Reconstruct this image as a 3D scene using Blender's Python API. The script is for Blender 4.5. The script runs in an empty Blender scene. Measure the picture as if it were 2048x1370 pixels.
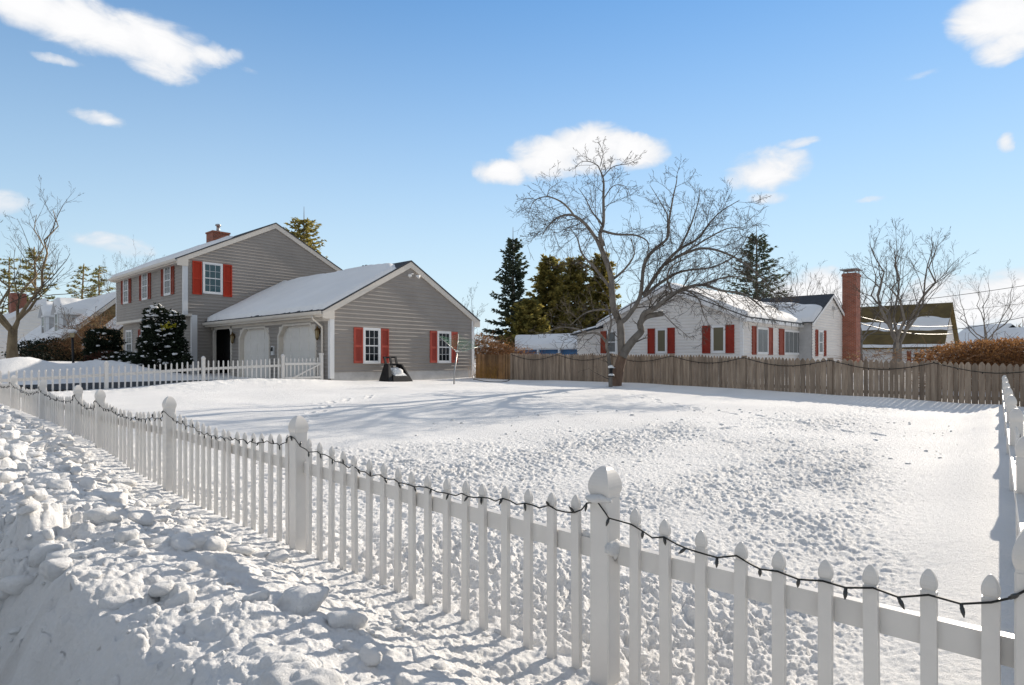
import bpy, math, random
import numpy as np
from mathutils import Vector, noise as mnoise
R = math.radians
random.seed(7)
rng = np.random.default_rng(7)
S = bpy.context.scene
COL = S.collection

# ------------------------------------------------------------------ frame of reference
# x runs from the street towards the back fence, y along the street, z up; eye at (0,0,1.6)
CA, SA, F, EYE, HOR = 0.682, 0.7314, 1230.0, 1.6, 718.0
def P(px, py, d):
    X = (px-1024)/F*d
    return Vector((CA*X+SA*d, -SA*X+CA*d, EYE+(HOR-py)/F*d))

# ------------------------------------------------------------------ noise
def _h(ix, iy, s):
    n = (ix.astype(np.int64)*374761393 + iy.astype(np.int64)*668265263 + s*1442695041) & 0xffffffff
    n = ((n ^ (n >> 13))*1274126177) & 0xffffffff
    n = ((n ^ (n >> 16))*2246822519) & 0xffffffff
    return ((n ^ (n >> 15)) & 0xffffff)/float(0xffffff)
def perlin(x, y, s=0):
    ix = np.floor(x); iy = np.floor(y); fx = x-ix; fy = y-iy
    u = fx*fx*fx*(fx*(fx*6-15)+10); v = fy*fy*fy*(fy*(fy*6-15)+10)
    def g(dx, dy):
        a = _h(ix+dx, iy+dy, s)*2*math.pi
        return np.cos(a)*(fx-dx)+np.sin(a)*(fy-dy)
    n00, n10, n01, n11 = g(0,0), g(1,0), g(0,1), g(1,1)
    return (n00*(1-u)+n10*u)*(1-v)+(n01*(1-u)+n11*u)*v
def fbm(x, y, s=0, o=4):
    t = np.zeros_like(x); a = 1.0; f = 1.0
    for k in range(o):
        t += a*perlin(x*f+k*17.3, y*f-k*9.1, s+k); a *= .5; f *= 2.03
    return t
def chunks(x, y, s):
    """rounded lumps scattered one per cell"""
    ix = np.floor(x); iy = np.floor(y); out = np.zeros_like(x)
    for dx in (-1,0,1):
        for dy in (-1,0,1):
            cx, cy = ix+dx, iy+dy
            jx = cx+.15+.7*_h(cx,cy,s); jy = cy+.15+.7*_h(cx,cy,s+1)
            r = .22+.48*_h(cx,cy,s+2); hh = _h(cx,cy,s+3)**1.7*1.25
            an = _h(cx,cy,s+4)*3.14; ca, sa = np.cos(an), np.sin(an)
            qx = (x-jx)*ca+(y-jy)*sa; qy = (-(x-jx)*sa+(y-jy)*ca)*1.5
            tilt = (_h(cx,cy,s+5)-.5)*1.6
            d = 1-(np.abs(qx)**3+np.abs(qy)**3)/r**3
            top = np.clip(d,0,1)**.45*hh*(1+tilt*qx/r)
            out = np.maximum(out, top)
    return out
def sstep(a, b, t):
    t = np.clip((t-a)/(b-a),0,1); return t*t*(3-2*t)

# ------------------------------------------------------------------ snow surface
def front_level(y):
    return np.interp(y, [-30,0,5.5,7.2,8.7,11,16,20,45], [.30,.33,.35,.42,.56,.66,.72,.76,1.0])
def back_level(y):
    return np.interp(y, [-30,0,1.4,7,12,16,19,30], [.40,.46,.50,.69,.76,.78,.80,.9])
def base_level(x, y):
    t = np.clip((x-2.02)/15.9,0,1.6)
    z = front_level(y)*(1-t)+back_level(y)*t
    z += .21*np.exp(-((x-8.5)/3.6)**2-((y-18.6)/1.7)**2)
    z += .06*np.exp(-((x-17.3)/.8)**2)*sstep(17,14,y)
    yf = .045+.0806*(x-2.02)
    z += .15*np.exp(-((y-yf-.1)/.38)**2)*sstep(1.95,2.3,x)*sstep(18,16,x)  # snow raised here to shorten the right fence's shadow
    z += .05*perlin(x*.23,y*.23,3)+.03*perlin(x*.7,y*.7,5)*sstep(2.2,3.5,x)
    # cleared drive and the banks thrown up behind it
    drv = sstep(19.25,19.7,y)*sstep(25.2,24.4,y+.25*np.sin(x))*sstep(.5,3.6,x)*sstep(12,11,x)
    z = z*(1-drv)+.62*drv
    z += .80*np.exp(-((x-3.7)/1.5)**2-((y-25.9)/1.5)**2)
    z += .66*np.exp(-((x-6.6)/2.0)**2-((y-27.4)/1.6)**2)
    z += .5*sstep(25,44,y)*sstep(20,12,x)
    # bank ploughed up along the street
    c = front_level(y)+.24+.05*perlin(y*.55,y*0+2.2,9)
    b = sstep(1.95,1.05,x)
    street = .02+.0*x
    edge = .47+.13*perlin(y*.9,y*0+7.7,11)+.05*perlin(y*2.7,y*0+3.1,12)
    fall = sstep(edge+.30,edge-.22,x)
    zf = front_level(y)*(1-b)+c*b
    zf = zf*(1-fall)+street*fall
    m = sstep(2.10,1.95,x)*sstep(-1.5,0.0,y)+0*x
    return z*(1-m)+zf*m
FEET = []
_r = random.Random(77)
for (ax,ay,bx_,by_,n_) in ((3.4,6.4,10.5,3.6,22),(10.5,2.6,14.0,8.5,18),(4.6,9.5,8.5,12.5,14)):
    L_ = math.hypot(bx_-ax,by_-ay); tx, ty = (bx_-ax)/L_,(by_-ay)/L_
    for i in range(n_):
        u = i/(n_-1)+_r.gauss(0,.006); wv_ = .35*math.sin(u*5+ax); sd_ = .11*(1 if i%2 else -1)+wv_
        FEET.append((ax+(bx_-ax)*u-ty*sd_+_r.gauss(0,.03),ay+(by_-ay)*u+tx*sd_+_r.gauss(0,.03),tx,ty,_r.uniform(.7,1.2)))
def footprints(x, y):
    z = np.zeros_like(x)
    for fx,fy,tx,ty,s_ in FEET:
        k = (np.abs(x-fx) < .42)&(np.abs(y-fy) < .42)
        if not k.any(): continue
        a_ = (x[k]-fx)*tx+(y[k]-fy)*ty; b_ = -(x[k]-fx)*ty+(y[k]-fy)*tx
        d_ = np.sqrt((a_/.13)**2+(b_/.06)**2)
        z[k] += s_*(-.032*sstep(1.15,.75,d_)+.010*np.exp(-((d_-1.45)/.3)**2))
    return z
def ground(x, y, near=True):
    x = np.asarray(x,float); y = np.asarray(y,float)
    z = base_level(x,y)
    d = np.hypot(x,y)
    # trampled part of the yard
    tr = sstep(.0,.9,y-(.15+.17*(x-2.0))+.5*perlin(x*.4,y*.4,21))*sstep(.8,-1.6,y-(8.2-.25*x)+1.2*perlin(x*.5,y*.5,22))
    tr = np.maximum(tr, .55*sstep(4.0,2.3,x))
    tr *= sstep(2.0,2.25,x)*sstep(19,16,x)
    k = (x > 1.9)&(d < 26)
    if k.any():
        xx, yy = x[k], y[k]
        wx = xx+.06*perlin(xx*5,yy*5,31); wy = yy+.06*perlin(xx*5,yy*5,32)
        patch = np.clip(.62+1.1*perlin(xx*.55,yy*.7,44)+.6*perlin(xx*1.7,yy*1.9,46),.16,1.3)
        q = 1-2*np.abs(fbm(wx*6.5,wy*10.5,41,4))
        q2 = fbm(wx*18,wy*22,48,3)
        steps = -np.clip(1-np.abs(perlin(wx*2.6,wy*3.4,47))/.10,0,1)
        z[k] += tr[k]*patch*(.022*(q-.5)+.026*q2+.010*steps)+.003*fbm(xx*6,yy*6,55,3)+tr[k]*.010*fbm(xx*26,yy*26,49,3)
        cr = chunks(xx*9,yy*9,61)
        z[k] += cr*.022*tr[k]*np.clip(patch-.35,0,1)
        z[k] += footprints(xx,yy)
        # snow thrown along the inner fence
        w = np.exp(-((yy-18.3)/.9)**2)*sstep(11,10,xx)
        z[k] += w*.035*fbm(xx*4,yy*4,71,4)
        # fluff round the foot of the street fence
        w = np.exp(-((xx-2.2)/.28)**2)
        z[k] += w*(.022*fbm(xx*9,yy*9,72,4)+.012*chunks(xx*12,yy*12,73))
    k = (x <= 2.3)&(x > -.6)&(d < 30)&(y > -1)
    if k.any():
        xx, yy = x[k], y[k]
        top = sstep(.30,.65,xx)*sstep(1.98,1.72,xx)
        tren = sstep(1.45,1.75,xx)*sstep(2.3,2.1,xx)
        face = sstep(-.1,.2,xx)*sstep(.80,.55,xx)
        wx = xx+.05*perlin(xx*4,yy*4,81); wy = yy+.05*perlin(xx*4,yy*4,82)
        far = sstep(3,5.5,yy)
        c1 = chunks(wx*3.6,wy*3.0,91); c2 = chunks(wx*8,wy*7,95); c3 = chunks(wx*17,wy*15,99)
        soft = np.clip(.25+.75*far+1.1*perlin(xx*1.3,yy*1.0,86),.28,1)*sstep(1.75,1.05,xx+.35*far)
        gr = fbm(wx*14,wy*14,89,4)
        zz = top*(.13*c1*soft+.055*c2*soft+(.006+.012*soft)*c3+.040*fbm(xx*2.2,yy*2.2,83,5)+.010*gr)
        zz += tren*(.012*fbm(xx*6,yy*6,84,4)+.004*c3+.008*gr)
        zz += face*(.07*fbm(xx*2.0+yy*.8,yy*2.6,85,5)+.06*c1*soft+.06*c2*sstep(.15,.5,xx)*soft+.014*gr)
        zz += .006*fbm(xx*30,yy*30,87,2)*(top+tren)
        z[k] += zz
    k = (d >= 14)
    if k.any():
        w = np.exp(-((x[k]-5.5)/3.5)**2-((y[k]-27.8)/2.4)**2)
        z[k] += w*.09*fbm(x[k]*1.6,y[k]*1.6,88,4)
    return z
def gz(x, y):
    return float(ground(np.array([x]),np.array([y]))[0])

# ------------------------------------------------------------------ mesh builder
class MB:
    def __init__(s): s.v = []; s.f = []; s.m = []; s.sm = []
    def add(s, vs, fs, m=0, smooth=False):
        o = len(s.v); s.v.extend(tuple(p) for p in vs)
        for f in fs: s.f.append(tuple(i+o for i in f)); s.m.append(m); s.sm.append(smooth)
    def poly(s, pts, m=0): s.add(pts, [tuple(range(len(pts)))], m)
    def box(s, x0, x1, y0, y1, z0, z1, m=0):
        v = [(x,y,z) for z in (z0,z1) for y in (y0,y1) for x in (x0,x1)]
        s.add(v, [(0,2,3,1),(4,5,7,6),(0,1,5,4),(2,6,7,3),(0,4,6,2),(1,3,7,5)], m)
    def hexa(s, b, t, m=0):
        n = len(b); s.add(list(b)+list(t), [tuple(reversed(range(n))), tuple(range(n,2*n))]+[(i,(i+1)%n,n+(i+1)%n,n+i) for i in range(n)], m)
    def pbox(s, pl, u0, u1, d0, d1, z0, z1, m=0):
        b = [pl(u0,d0,z0),pl(u1,d0,z0),pl(u1,d1,z0),pl(u0,d1,z0)]
        t = [pl(u0,d0,z1),pl(u1,d0,z1),pl(u1,d1,z1),pl(u0,d1,z1)]
        s.hexa(b,t,m)
    def pprism(s, pl, poly, d0, d1, m=0):
        s.hexa([pl(u,d0,z) for u,z in poly],[pl(u,d1,z) for u,z in poly],m)
    def tube(s, pts, r0, r1=None, n=6, m=0, smooth=True, cap=True):
        pts = [Vector(p) for p in pts]; k = len(pts)
        if k < 2: return
        if r1 is None: r1 = r0
        up = Vector((.31,.17,.93)); vs = []
        for i,p in enumerate(pts):
            t = (pts[min(i+1,k-1)]-pts[max(i-1,0)])
            if t.length < 1e-9: t = Vector((0,0,1))
            t.normalize()
            a = t.cross(up)
            if a.length < .05: a = t.cross(Vector((1,0,0)))
            a.normalize(); b = t.cross(a)
            r = r0[i] if isinstance(r0,(list,tuple)) else r0+(r1-r0)*i/(k-1)
            for j in range(n):
                q = 2*math.pi*j/n
                vs.append(p+a*(math.cos(q)*r)+b*(math.sin(q)*r))
        fs = [(i*n+j,i*n+(j+1)%n,(i+1)*n+(j+1)%n,(i+1)*n+j) for i in range(k-1) for j in range(n)]
        if cap: fs += [tuple(reversed(range(n))), tuple(range((k-1)*n,k*n))]
        s.add(vs,fs,m,smooth)
    def lathe(s, c, prof, n=12, m=0, smooth=True, rot=0.0, sq=False):
        vs = []
        for r,z in prof:
            for j in range(n):
                q = 2*math.pi*j/n+rot
                rr = r
                if sq: rr = r/max(abs(math.cos(q-rot)),abs(math.sin(q-rot)))
                vs.append((c[0]+math.cos(q)*rr,c[1]+math.sin(q)*rr,c[2]+z))
        k = len(prof)
        fs = [(i*n+j,i*n+(j+1)%n,(i+1)*n+(j+1)%n,(i+1)*n+j) for i in range(k-1) for j in range(n)]
        fs += [tuple(reversed(range(n))), tuple(range((k-1)*n,k*n))]
        s.add(vs,fs,m,smooth)
    def lump(s, c, r, seed=0, m=0, nu=10, nv=6, rough=.3, smooth=True):
        rd = random.Random(seed); ph = [rd.uniform(0,6.28) for _ in range(8)]
        rx, ry, rz = r if isinstance(r,(tuple,list)) else (r,r,r)
        vs = []
        for i in range(nv+1):
            th = math.pi*i/nv
            for j in range(nu):
                q = 2*math.pi*j/nu
                k = 1+rough*(.5*math.sin(2*q+ph[0]+th)+.35*math.sin(3*q+ph[1]-2*th)+.3*math.sin(2*th+ph[2]+q))
                vs.append((c[0]+rx*k*math.sin(th)*math.cos(q),c[1]+ry*k*math.sin(th)*math.sin(q),c[2]+rz*k*math.cos(th)))
        fs = [(i*nu+j,i*nu+(j+1)%nu,(i+1)*nu+(j+1)%nu,(i+1)*nu+j) for i in range(nv) for j in range(nu)]
        s.add(vs,fs,m,smooth)
    def rock(s, c, r, seed=0, m=0, nu=16, nv=10, p=9, planes=11, smooth=True):
        rd = random.Random(seed); ns = []
        for _ in range(planes):
            a = Vector((rd.gauss(0,1),rd.gauss(0,1),rd.gauss(0,1))).normalized(); ns.append((a,rd.uniform(.62,1.0)))
        for a in ((1,0,0),(-1,0,0),(0,1,0),(0,-1,0),(0,0,1),(0,0,-1)): ns.append((Vector(a),1.0))
        vs = []
        for i in range(nv+1):
            th = math.pi*i/nv
            for j in range(nu):
                q = 2*math.pi*j/nu; d = Vector((math.sin(th)*math.cos(q),math.sin(th)*math.sin(q),math.cos(th)))
                k = sum((max(0,d.dot(a))/h)**p for a,h in ns)**(-1/p)
                if nu > 10: w_ = Vector((c[0]+r[0]*d.x,c[1]+r[1]*d.y,c[2]+r[2]*d.z)); k *= 1+.16*mnoise.noise(w_*14)+.10*mnoise.noise(w_*34)
                vs.append((c[0]+r[0]*k*d.x,c[1]+r[1]*k*d.y,c[2]+r[2]*k*d.z))
        fs = [(i*nu+j,i*nu+(j+1)%nu,(i+1)*nu+(j+1)%nu,(i+1)*nu+j) for i in range(nv) for j in range(nu)]
        s.add(vs,fs,m,smooth)
    def build(s, name, mats, parent=None, loc=(0,0,0)):
        me = bpy.data.meshes.new(name)
        o = Vector(loc) if parent is None else root_loc(parent)
        me.from_pydata([(a-o.x,b-o.y,c-o.z) for a,b,c in s.v],[],s.f)
        if not isinstance(mats,(list,tuple)): mats = [mats]
        for m in mats: me.materials.append(m)
        me.polygons.foreach_set('material_index', s.m)
        me.polygons.foreach_set('use_smooth', s.sm)
        me.update()
        ob = bpy.data.objects.new(name, me); COL.objects.link(ob)
        if parent is not None: ob.parent = parent
        else: ob.location = o
        return ob
def root_loc(o):
    while o.parent is not None: o = o.parent
    return Vector(o.location)
def tag(o, label, cat, group=None, kind=None):
    if label: o['label'] = label
    if cat: o['category'] = cat
    if group: o['group'] = group
    if kind: o['kind'] = kind
    return o
def thing(name, loc, label, cat, group=None):
    o = bpy.data.objects.new(name, None); COL.objects.link(o)
    o.empty_display_size = .2; o.location = loc
    return tag(o,label,cat,group)
def inst(src, parent, loc, rot=None, name=None):
    c = src.copy(); COL.objects.link(c); c.parent = parent; c.location = loc
    if rot: c.rotation_euler = rot
    return c

# ------------------------------------------------------------------ materials
def nodes(name):
    m = bpy.data.materials.new(name); m.use_nodes = True
    nt = m.node_tree; b = nt.nodes['Principled BSDF']
    return m, nt, b
def N(nt, t, **k):
    n = nt.nodes.new(t)
    for a,v in k.items(): setattr(n,a,v)
    return n
def mat(name, col, rough=.7, var=.12, scale=3.0, bump=0.0, bscale=40.0, spec=.3, stretch=(1,1,1), col2=None, island=0.0, metal=0.0, dist=.01, detail=6.0):
    m, nt, b = nodes(name)
    b.inputs['Roughness'].default_value = rough
    b.inputs['Specular IOR Level'].default_value = spec
    b.inputs['Metallic'].default_value = metal
    tc = N(nt,'ShaderNodeTexCoord'); mp = N(nt,'ShaderNodeMapping'); mp.inputs['Scale'].default_value = stretch
    nt.links.new(tc.outputs['Object'],mp.inputs['Vector'])
    nz = N(nt,'ShaderNodeTexNoise'); nz.inputs['Scale'].default_value = scale; nz.inputs['Detail'].default_value = detail
    nz.inputs['Roughness'].default_value = .65
    nt.links.new(mp.outputs['Vector'],nz.inputs['Vector'])
    rp = N(nt,'ShaderNodeValToRGB')
    c1 = col; c2 = col2 or tuple(min(1,c*(1+var)) for c in col)
    if not col2: c1 = tuple(c*(1-var) for c in col)
    rp.color_ramp.elements[0].position = .3; rp.color_ramp.elements[0].color = (*c1,1)
    rp.color_ramp.elements[1].position = .7; rp.color_ramp.elements[1].color = (*c2,1)
    nt.links.new(nz.outputs['Fac'],rp.inputs['Fac'])
    out = rp.outputs['Color']
    if island:
        ge = N(nt,'ShaderNodeNewGeometry'); mr = N(nt,'ShaderNodeMapRange')
        mr.inputs['To Min'].default_value = 1-island; mr.inputs['To Max'].default_value = 1+island
        nt.links.new(ge.outputs['Random Per Island'],mr.inputs['Value'])
        mx = N(nt,'ShaderNodeVectorMath',operation='SCALE')
        nt.links.new(out,mx.inputs[0]); nt.links.new(mr.outputs['Result'],mx.inputs['Scale']); out = mx.outputs['Vector']
    nt.links.new(out,b.inputs['Base Color'])
    if bump:
        bn = N(nt,'ShaderNodeTexNoise'); bn.inputs['Scale'].default_value = bscale; bn.inputs['Detail'].default_value = 5
        nt.links.new(mp.outputs['Vector'],bn.inputs['Vector'])
        bp = N(nt,'ShaderNodeBump'); bp.inputs['Strength'].default_value = bump; bp.inputs['Distance'].default_value = dist
        nt.links.new(bn.outputs['Fac'],bp.inputs['Height']); nt.links.new(bp.outputs['Normal'],b.inputs['Normal'])
    return m
def leafmat(name, c1, c2, trans=.38):
    m = mat(name, c1, rough=.7, col2=c2, scale=1.3, island=.35, spec=.2)
    nt = m.node_tree; b = nt.nodes['Principled BSDF']; out = nt.nodes['Material Output']
    t = N(nt,'ShaderNodeBsdfTranslucent'); mx = N(nt,'ShaderNodeMixShader'); mx.inputs[0].default_value = trans
    nt.links.new(b.inputs['Base Color'].links[0].from_socket,t.inputs['Color'])
    nt.links.new(b.outputs[0],mx.inputs[1]); nt.links.new(t.outputs[0],mx.inputs[2]); nt.links.new(mx.outputs[0],out.inputs['Surface'])
    return m
def brickmat(name, c1, c2, mortar, scale=1.0):
    m, nt, b = nodes(name); b.inputs['Roughness'].default_value = .85
    tc = N(nt,'ShaderNodeTexCoord'); sp = N(nt,'ShaderNodeSeparateXYZ'); cb = N(nt,'ShaderNodeCombineXYZ')
    ad = N(nt,'ShaderNodeMath',operation='ADD')
    nt.links.new(tc.outputs['Object'],sp.inputs[0]); nt.links.new(sp.outputs['X'],ad.inputs[0]); nt.links.new(sp.outputs['Y'],ad.inputs[1])
    nt.links.new(ad.outputs[0],cb.inputs['X']); nt.links.new(sp.outputs['Z'],cb.inputs['Y'])
    br = N(nt,'ShaderNodeTexBrick'); br.inputs['Scale'].default_value = scale
    br.inputs['Brick Width'].default_value = .21; br.inputs['Row Height'].default_value = .075; br.inputs['Mortar Size'].default_value = .009
    br.inputs['Color1'].default_value = (*c1,1); br.inputs['Color2'].default_value = (*c2,1); br.inputs['Mortar'].default_value = (*mortar,1)
    nt.links.new(cb.outputs[0],br.inputs['Vector'])
    nz = N(nt,'ShaderNodeTexNoise'); nz.inputs['Scale'].default_value = 2.5
    nt.links.new(tc.outputs['Object'],nz.inputs['Vector'])
    mr = N(nt,'ShaderNodeMapRange'); mr.inputs['To Min'].default_value = .6; mr.inputs['To Max'].default_value = 1.35
    nt.links.new(nz.outputs['Fac'],mr.inputs['Value'])
    vm = N(nt,'ShaderNodeVectorMath',operation='SCALE'); nt.links.new(br.outputs['Color'],vm.inputs[0]); nt.links.new(mr.outputs['Result'],vm.inputs['Scale'])
    nt.links.new(vm.outputs['Vector'],b.inputs['Base Color'])
    bp = N(nt,'ShaderNodeBump'); bp.inputs['Strength'].default_value = .5; bp.inputs['Distance'].default_value = .01; bp.invert = True
    nt.links.new(br.outputs['Fac'],bp.inputs['Height']); nt.links.new(bp.outputs['Normal'],b.inputs['Normal'])
    return m
def snowmat(name, fine=70., strength=.5, dist=.012):
    m, nt, b = nodes(name)
    b.inputs['Roughness'].default_value = .8; b.inputs['Specular IOR Level'].default_value = .08
    tc = N(nt,'ShaderNodeTexCoord')
    n1 = N(nt,'ShaderNodeTexNoise'); n1.inputs['Scale'].default_value = fine; n1.inputs['Detail'].default_value = 8; n1.inputs['Roughness'].default_value = .72
    n2 = N(nt,'ShaderNodeTexNoise'); n2.inputs['Scale'].default_value = .6; n2.inputs['Detail'].default_value = 5
    nt.links.new(tc.outputs['Object'],n1.inputs['Vector']); nt.links.new(tc.outputs['Object'],n2.inputs['Vector'])
    rp = N(nt,'ShaderNodeValToRGB')
    rp.color_ramp.elements[0].position = .3; rp.color_ramp.elements[0].color = (.775,.77,.76,1)
    rp.color_ramp.elements[1].position = .65; rp.color_ramp.elements[1].color = (.845,.84,.828,1)
    nt.links.new(n2.outputs['Fac'],rp.inputs['Fac'])
    at_ = N(nt,'ShaderNodeAttribute'); at_.attribute_name = 'grit'
    dm = N(nt,'ShaderNodeMix',data_type='RGBA'); nt.links.new(at_.outputs['Fac'],dm.inputs[0]); nt.links.new(rp.outputs['Color'],dm.inputs[6]); dm.inputs[7].default_value = (.33,.29,.25,1)
    nt.links.new(dm.outputs[2],b.inputs['Base Color'])
    bp = N(nt,'ShaderNodeBump'); bp.inputs['Strength'].default_value = strength; bp.inputs['Distance'].default_value = dist
    nt.links.new(n1.outputs['Fac'],bp.inputs['Height']); nt.links.new(bp.outputs['Normal'],b.inputs['Normal'])
    return m
def glassmat(name, col, rough=.03, spec=.3):
    m, nt, b = nodes(name)
    b.inputs['Base Color'].default_value = (*col,1); b.inputs['Roughness'].default_value = rough
    b.inputs['Specular IOR Level'].default_value = spec; b.inputs['IOR'].default_value = 1.45
    tc = N(nt,'ShaderNodeTexCoord'); n1 = N(nt,'ShaderNodeTexNoise'); n1.inputs['Scale'].default_value = 1.6; n1.inputs['Detail'].default_value = 1
    nt.links.new(tc.outputs['Object'],n1.inputs['Vector'])
    bp = N(nt,'ShaderNodeBump'); bp.inputs['Strength'].default_value = .12; bp.inputs['Distance'].default_value = .05
    nt.links.new(n1.outputs['Fac'],bp.inputs['Height']); nt.links.new(bp.outputs['Normal'],b.inputs['Normal'])
    return m

M_snow = snowmat('snow',38.,1.0,.022); M_rsnow = snowmat('roof_snow',25.,.35,.02)
M_grey = mat('grey_siding',(.32,.288,.258),.6,.09,.9,.15,60)
M_white = mat('white_vinyl',(.74,.74,.735),.4,.03,2.,spec=.4)
M_fence = mat('fence_vinyl',(.64,.615,.58),.38,.05,5.,.08,30,spec=.4,dist=.004)
M_trim = mat('cream_trim',(.70,.64,.56),.5,.05,2.)
M_door = mat('cream_door_paint',(.80,.76,.70),.5,.05,2.)
M_red = mat('red_shutter',(.40,.030,.008),.55,.22,2.5,.15,30,stretch=(1,1,.25))
M_deepred = mat('deep_red_shutter',(.27,.028,.014),.6,.2,2.5,.15,30)
M_redsun = mat('sunlit_red_shutter',(.43,.075,.05),.65,.25,2.5,.15,30,stretch=(1,1,.25))  # paler, pinker red puts the grazing sun into the garage shutters
M_redbrown = mat('brown_red_shutter',(.26,.05,.025),.6,.2,2.5,.15,30)
M_roof = mat('asphalt_shingle',(.055,.06,.068),.9,.25,6.,.5,30)
M_moss = mat('mossy_shingle',(.085,.06,.028),.95,.3,1.2,.8,14,col2=(.17,.125,.05))
M_brick = brickmat('chimney_brick',(.33,.085,.04),(.24,.06,.03),(.30,.22,.18))
M_conc = mat('concrete',(.48,.47,.46),.85,.15,2.5,.3,20)
M_glass = glassmat('window_glass',(.012,.016,.02))
M_glass_sky = glassmat('sky_tinted_glass',(.015,.075,.09),.03,1.0)  # teal base stands in for sky reflected in the gable window
M_curtain = glassmat('curtained_glass',(.16,.17,.17),.08)
M_blind = glassmat('blind_glass',(.15,.135,.09),.1)
M_dark = mat('dark_recess',(.012,.011,.010),.9)
M_black = mat('black_metal',(.015,.015,.016),.45,.2,4.)
M_cable = mat('black_cable',(.012,.013,.012),.5,.2,10.)
M_bulb = mat('frosted_bulb',(.025,.027,.027),.25,.3,30.,spec=.6)
M_metal = mat('galvanised',(.35,.35,.35),.4,.15,6.,metal=.8)
M_brass = mat('aged_brass',(.16,.10,.04),.4,.3,9.,metal=.5)
M_lglass = glassmat('lantern_glass',(.35,.28,.16),.15)
M_wsiding = mat('white_siding',(.72,.69,.655),.6,.06,1.2,.2,30)
M_tan = mat('tan_siding',(.36,.31,.20),.7,.1,1.2)
M_blue = mat('blue_siding',(.07,.16,.30),.6,.2,2.)
M_stock = mat('weathered_cedar',(.20,.148,.108),.9,.3,2.2,.7,26,stretch=(6,6,.6),col2=(.40,.31,.23),island=.30)
M_sunboard = leafmat('sunlit_board',(.23,.145,.08),(.41,.275,.155),.3)  # warm translucent tone puts sunlight into the boards at this fence end
M_sunrail = mat('sunlit_rail',(.30,.14,.035),.85,.3,3.,.6,26,stretch=(6,6,.6),col2=(.46,.25,.075),island=.25)  # orange tone stands for sunlight on the same weathered wood
M_bark = mat('grey_bark',(.105,.092,.08),.9,.3,5.,1.,22,stretch=(1,1,.5),col2=(.235,.21,.182),dist=.03)
M_barkr = mat('red_bark',(.12,.075,.052),.9,.3,4.,1.,22,stretch=(1,1,.4),col2=(.27,.18,.125),dist=.03)
M_bark2 = mat('tan_bark',(.17,.12,.07),.9,.3,4.,1.,22,stretch=(1,1,.4),col2=(.33,.25,.15),dist=.03)
M_twig = mat('twig_bark',(.085,.07,.057),.9,.3,8.)
M_spruce = leafmat('spruce_needles',(.042,.062,.046),(.10,.118,.068))
M_gold = leafmat('golden_needles',(.13,.14,.045),(.40,.31,.085),.5)
M_pine = leafmat('pine_needles',(.09,.12,.035),(.34,.27,.08),.5)
M_yew = leafmat('yew_leaves',(.010,.017,.010),(.028,.038,.02),.15)
M_yel = leafmat('yellow_leaves',(.35,.30,.02),(.5,.45,.05))
M_rustleaf = leafmat('rust_leaves',(.07,.03,.022),(.13,.055,.035))
M_brown = leafmat('dry_leaves',(.22,.10,.035),(.44,.24,.10),.4)
M_tanleaf = leafmat('tan_vine',(.26,.17,.08),(.46,.33,.17),.3)
M_asph = mat('asphalt',(.030,.031,.034),.85,.3,4.,.5,60)
M_green = mat('green_cord',(.02,.22,.10),.5,.2,5.)
M_straw = mat('dry_grass',(.42,.24,.07),.8,.3,5.)

# ------------------------------------------------------------------ ground sheet
def polar_ground():
    a0 = math.atan2(CA,SA)
    ang = np.concatenate([np.linspace(-math.pi,-R(50),40)[:-1], np.linspace(-R(50),R(50),1180), np.linspace(R(50),math.pi,40)[1:-1]])+a0
    rad = np.concatenate([np.geomspace(.25,.9,12)[:-1], np.geomspace(.9,13,800)[:-1], np.geomspace(13,45,260)[:-1], np.geomspace(45,700,50)])
    na, nr = len(ang), len(rad)
    A, Rr = np.meshgrid(ang, rad)
    x = (Rr*np.cos(A)).ravel(); y = (Rr*np.sin(A)).ravel()
    z = ground(x,y)
    d = np.hypot(x,y)
    z = np.where(d > 60, z+(d-60)*.002, z)
    co = np.empty((na*nr+1,3)); co[:-1,0] = x; co[:-1,1] = y; co[:-1,2] = z
    co[-1] = (0,0,float(z[:na].mean()))
    i = np.arange(nr-1)[:,None]*na; j = np.arange(na)[None,:]; j2 = (j+1)%na
    q = np.stack([i+j,i+na+j,i+na+j2,i+j2],-1).reshape(-1,4)
    tri = np.stack([np.arange(na),(np.arange(na)+1)%na,np.full(na,na*nr)],-1)
    me = bpy.data.meshes.new('snow_ground')
    nq, nt3 = len(q), len(tri)
    me.vertices.add(len(co)); me.vertices.foreach_set('co',co.ravel())
    me.loops.add(nq*4+nt3*3); me.loops.foreach_set('vertex_index',np.concatenate([q.ravel(),tri.ravel()]).astype(np.int32))
    me.polygons.add(nq+nt3)
    me.polygons.foreach_set('loop_start',np.concatenate([np.arange(nq)*4,nq*4+np.arange(nt3)*3]).astype(np.int32))
    me.polygons.foreach_set('use_smooth',np.ones(nq+nt3,bool))
    me.update(calc_edges=True); me.validate()
    me.materials.append(M_snow)
    X_, Y_ = co[:,0], co[:,1]
    g_ = sstep(.85,.15,X_+.12*perlin(X_*2,Y_*2,101))*np.clip(.30+.55*fbm(X_*2.4+Y_*.5,Y_*3.4,102,5),0,.75)
    g_ += sstep(1.9,.9,X_)*.55*(fbm(X_*21,Y_*21,103,2) > .62)
    me.attributes.new('grit','FLOAT','POINT').data.foreach_set('value',np.clip(g_,0,1).astype(np.float32))
    o = bpy.data.objects.new('snow_ground',me); COL.objects.link(o); o['kind'] = 'structure'
polar_ground()
mb = MB()
nx = 40
for i in range(nx):
    xa, xb = 3.4+7.7*i/nx, 3.4+7.7*(i+1)/nx
    mb.poly([(xa,19.5,.80),(xb,19.5,.80),(xb,24.6,.80),(xa,24.6,.80)])
o = mb.build('driveway',M_asph); o['kind'] = 'structure'

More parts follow.
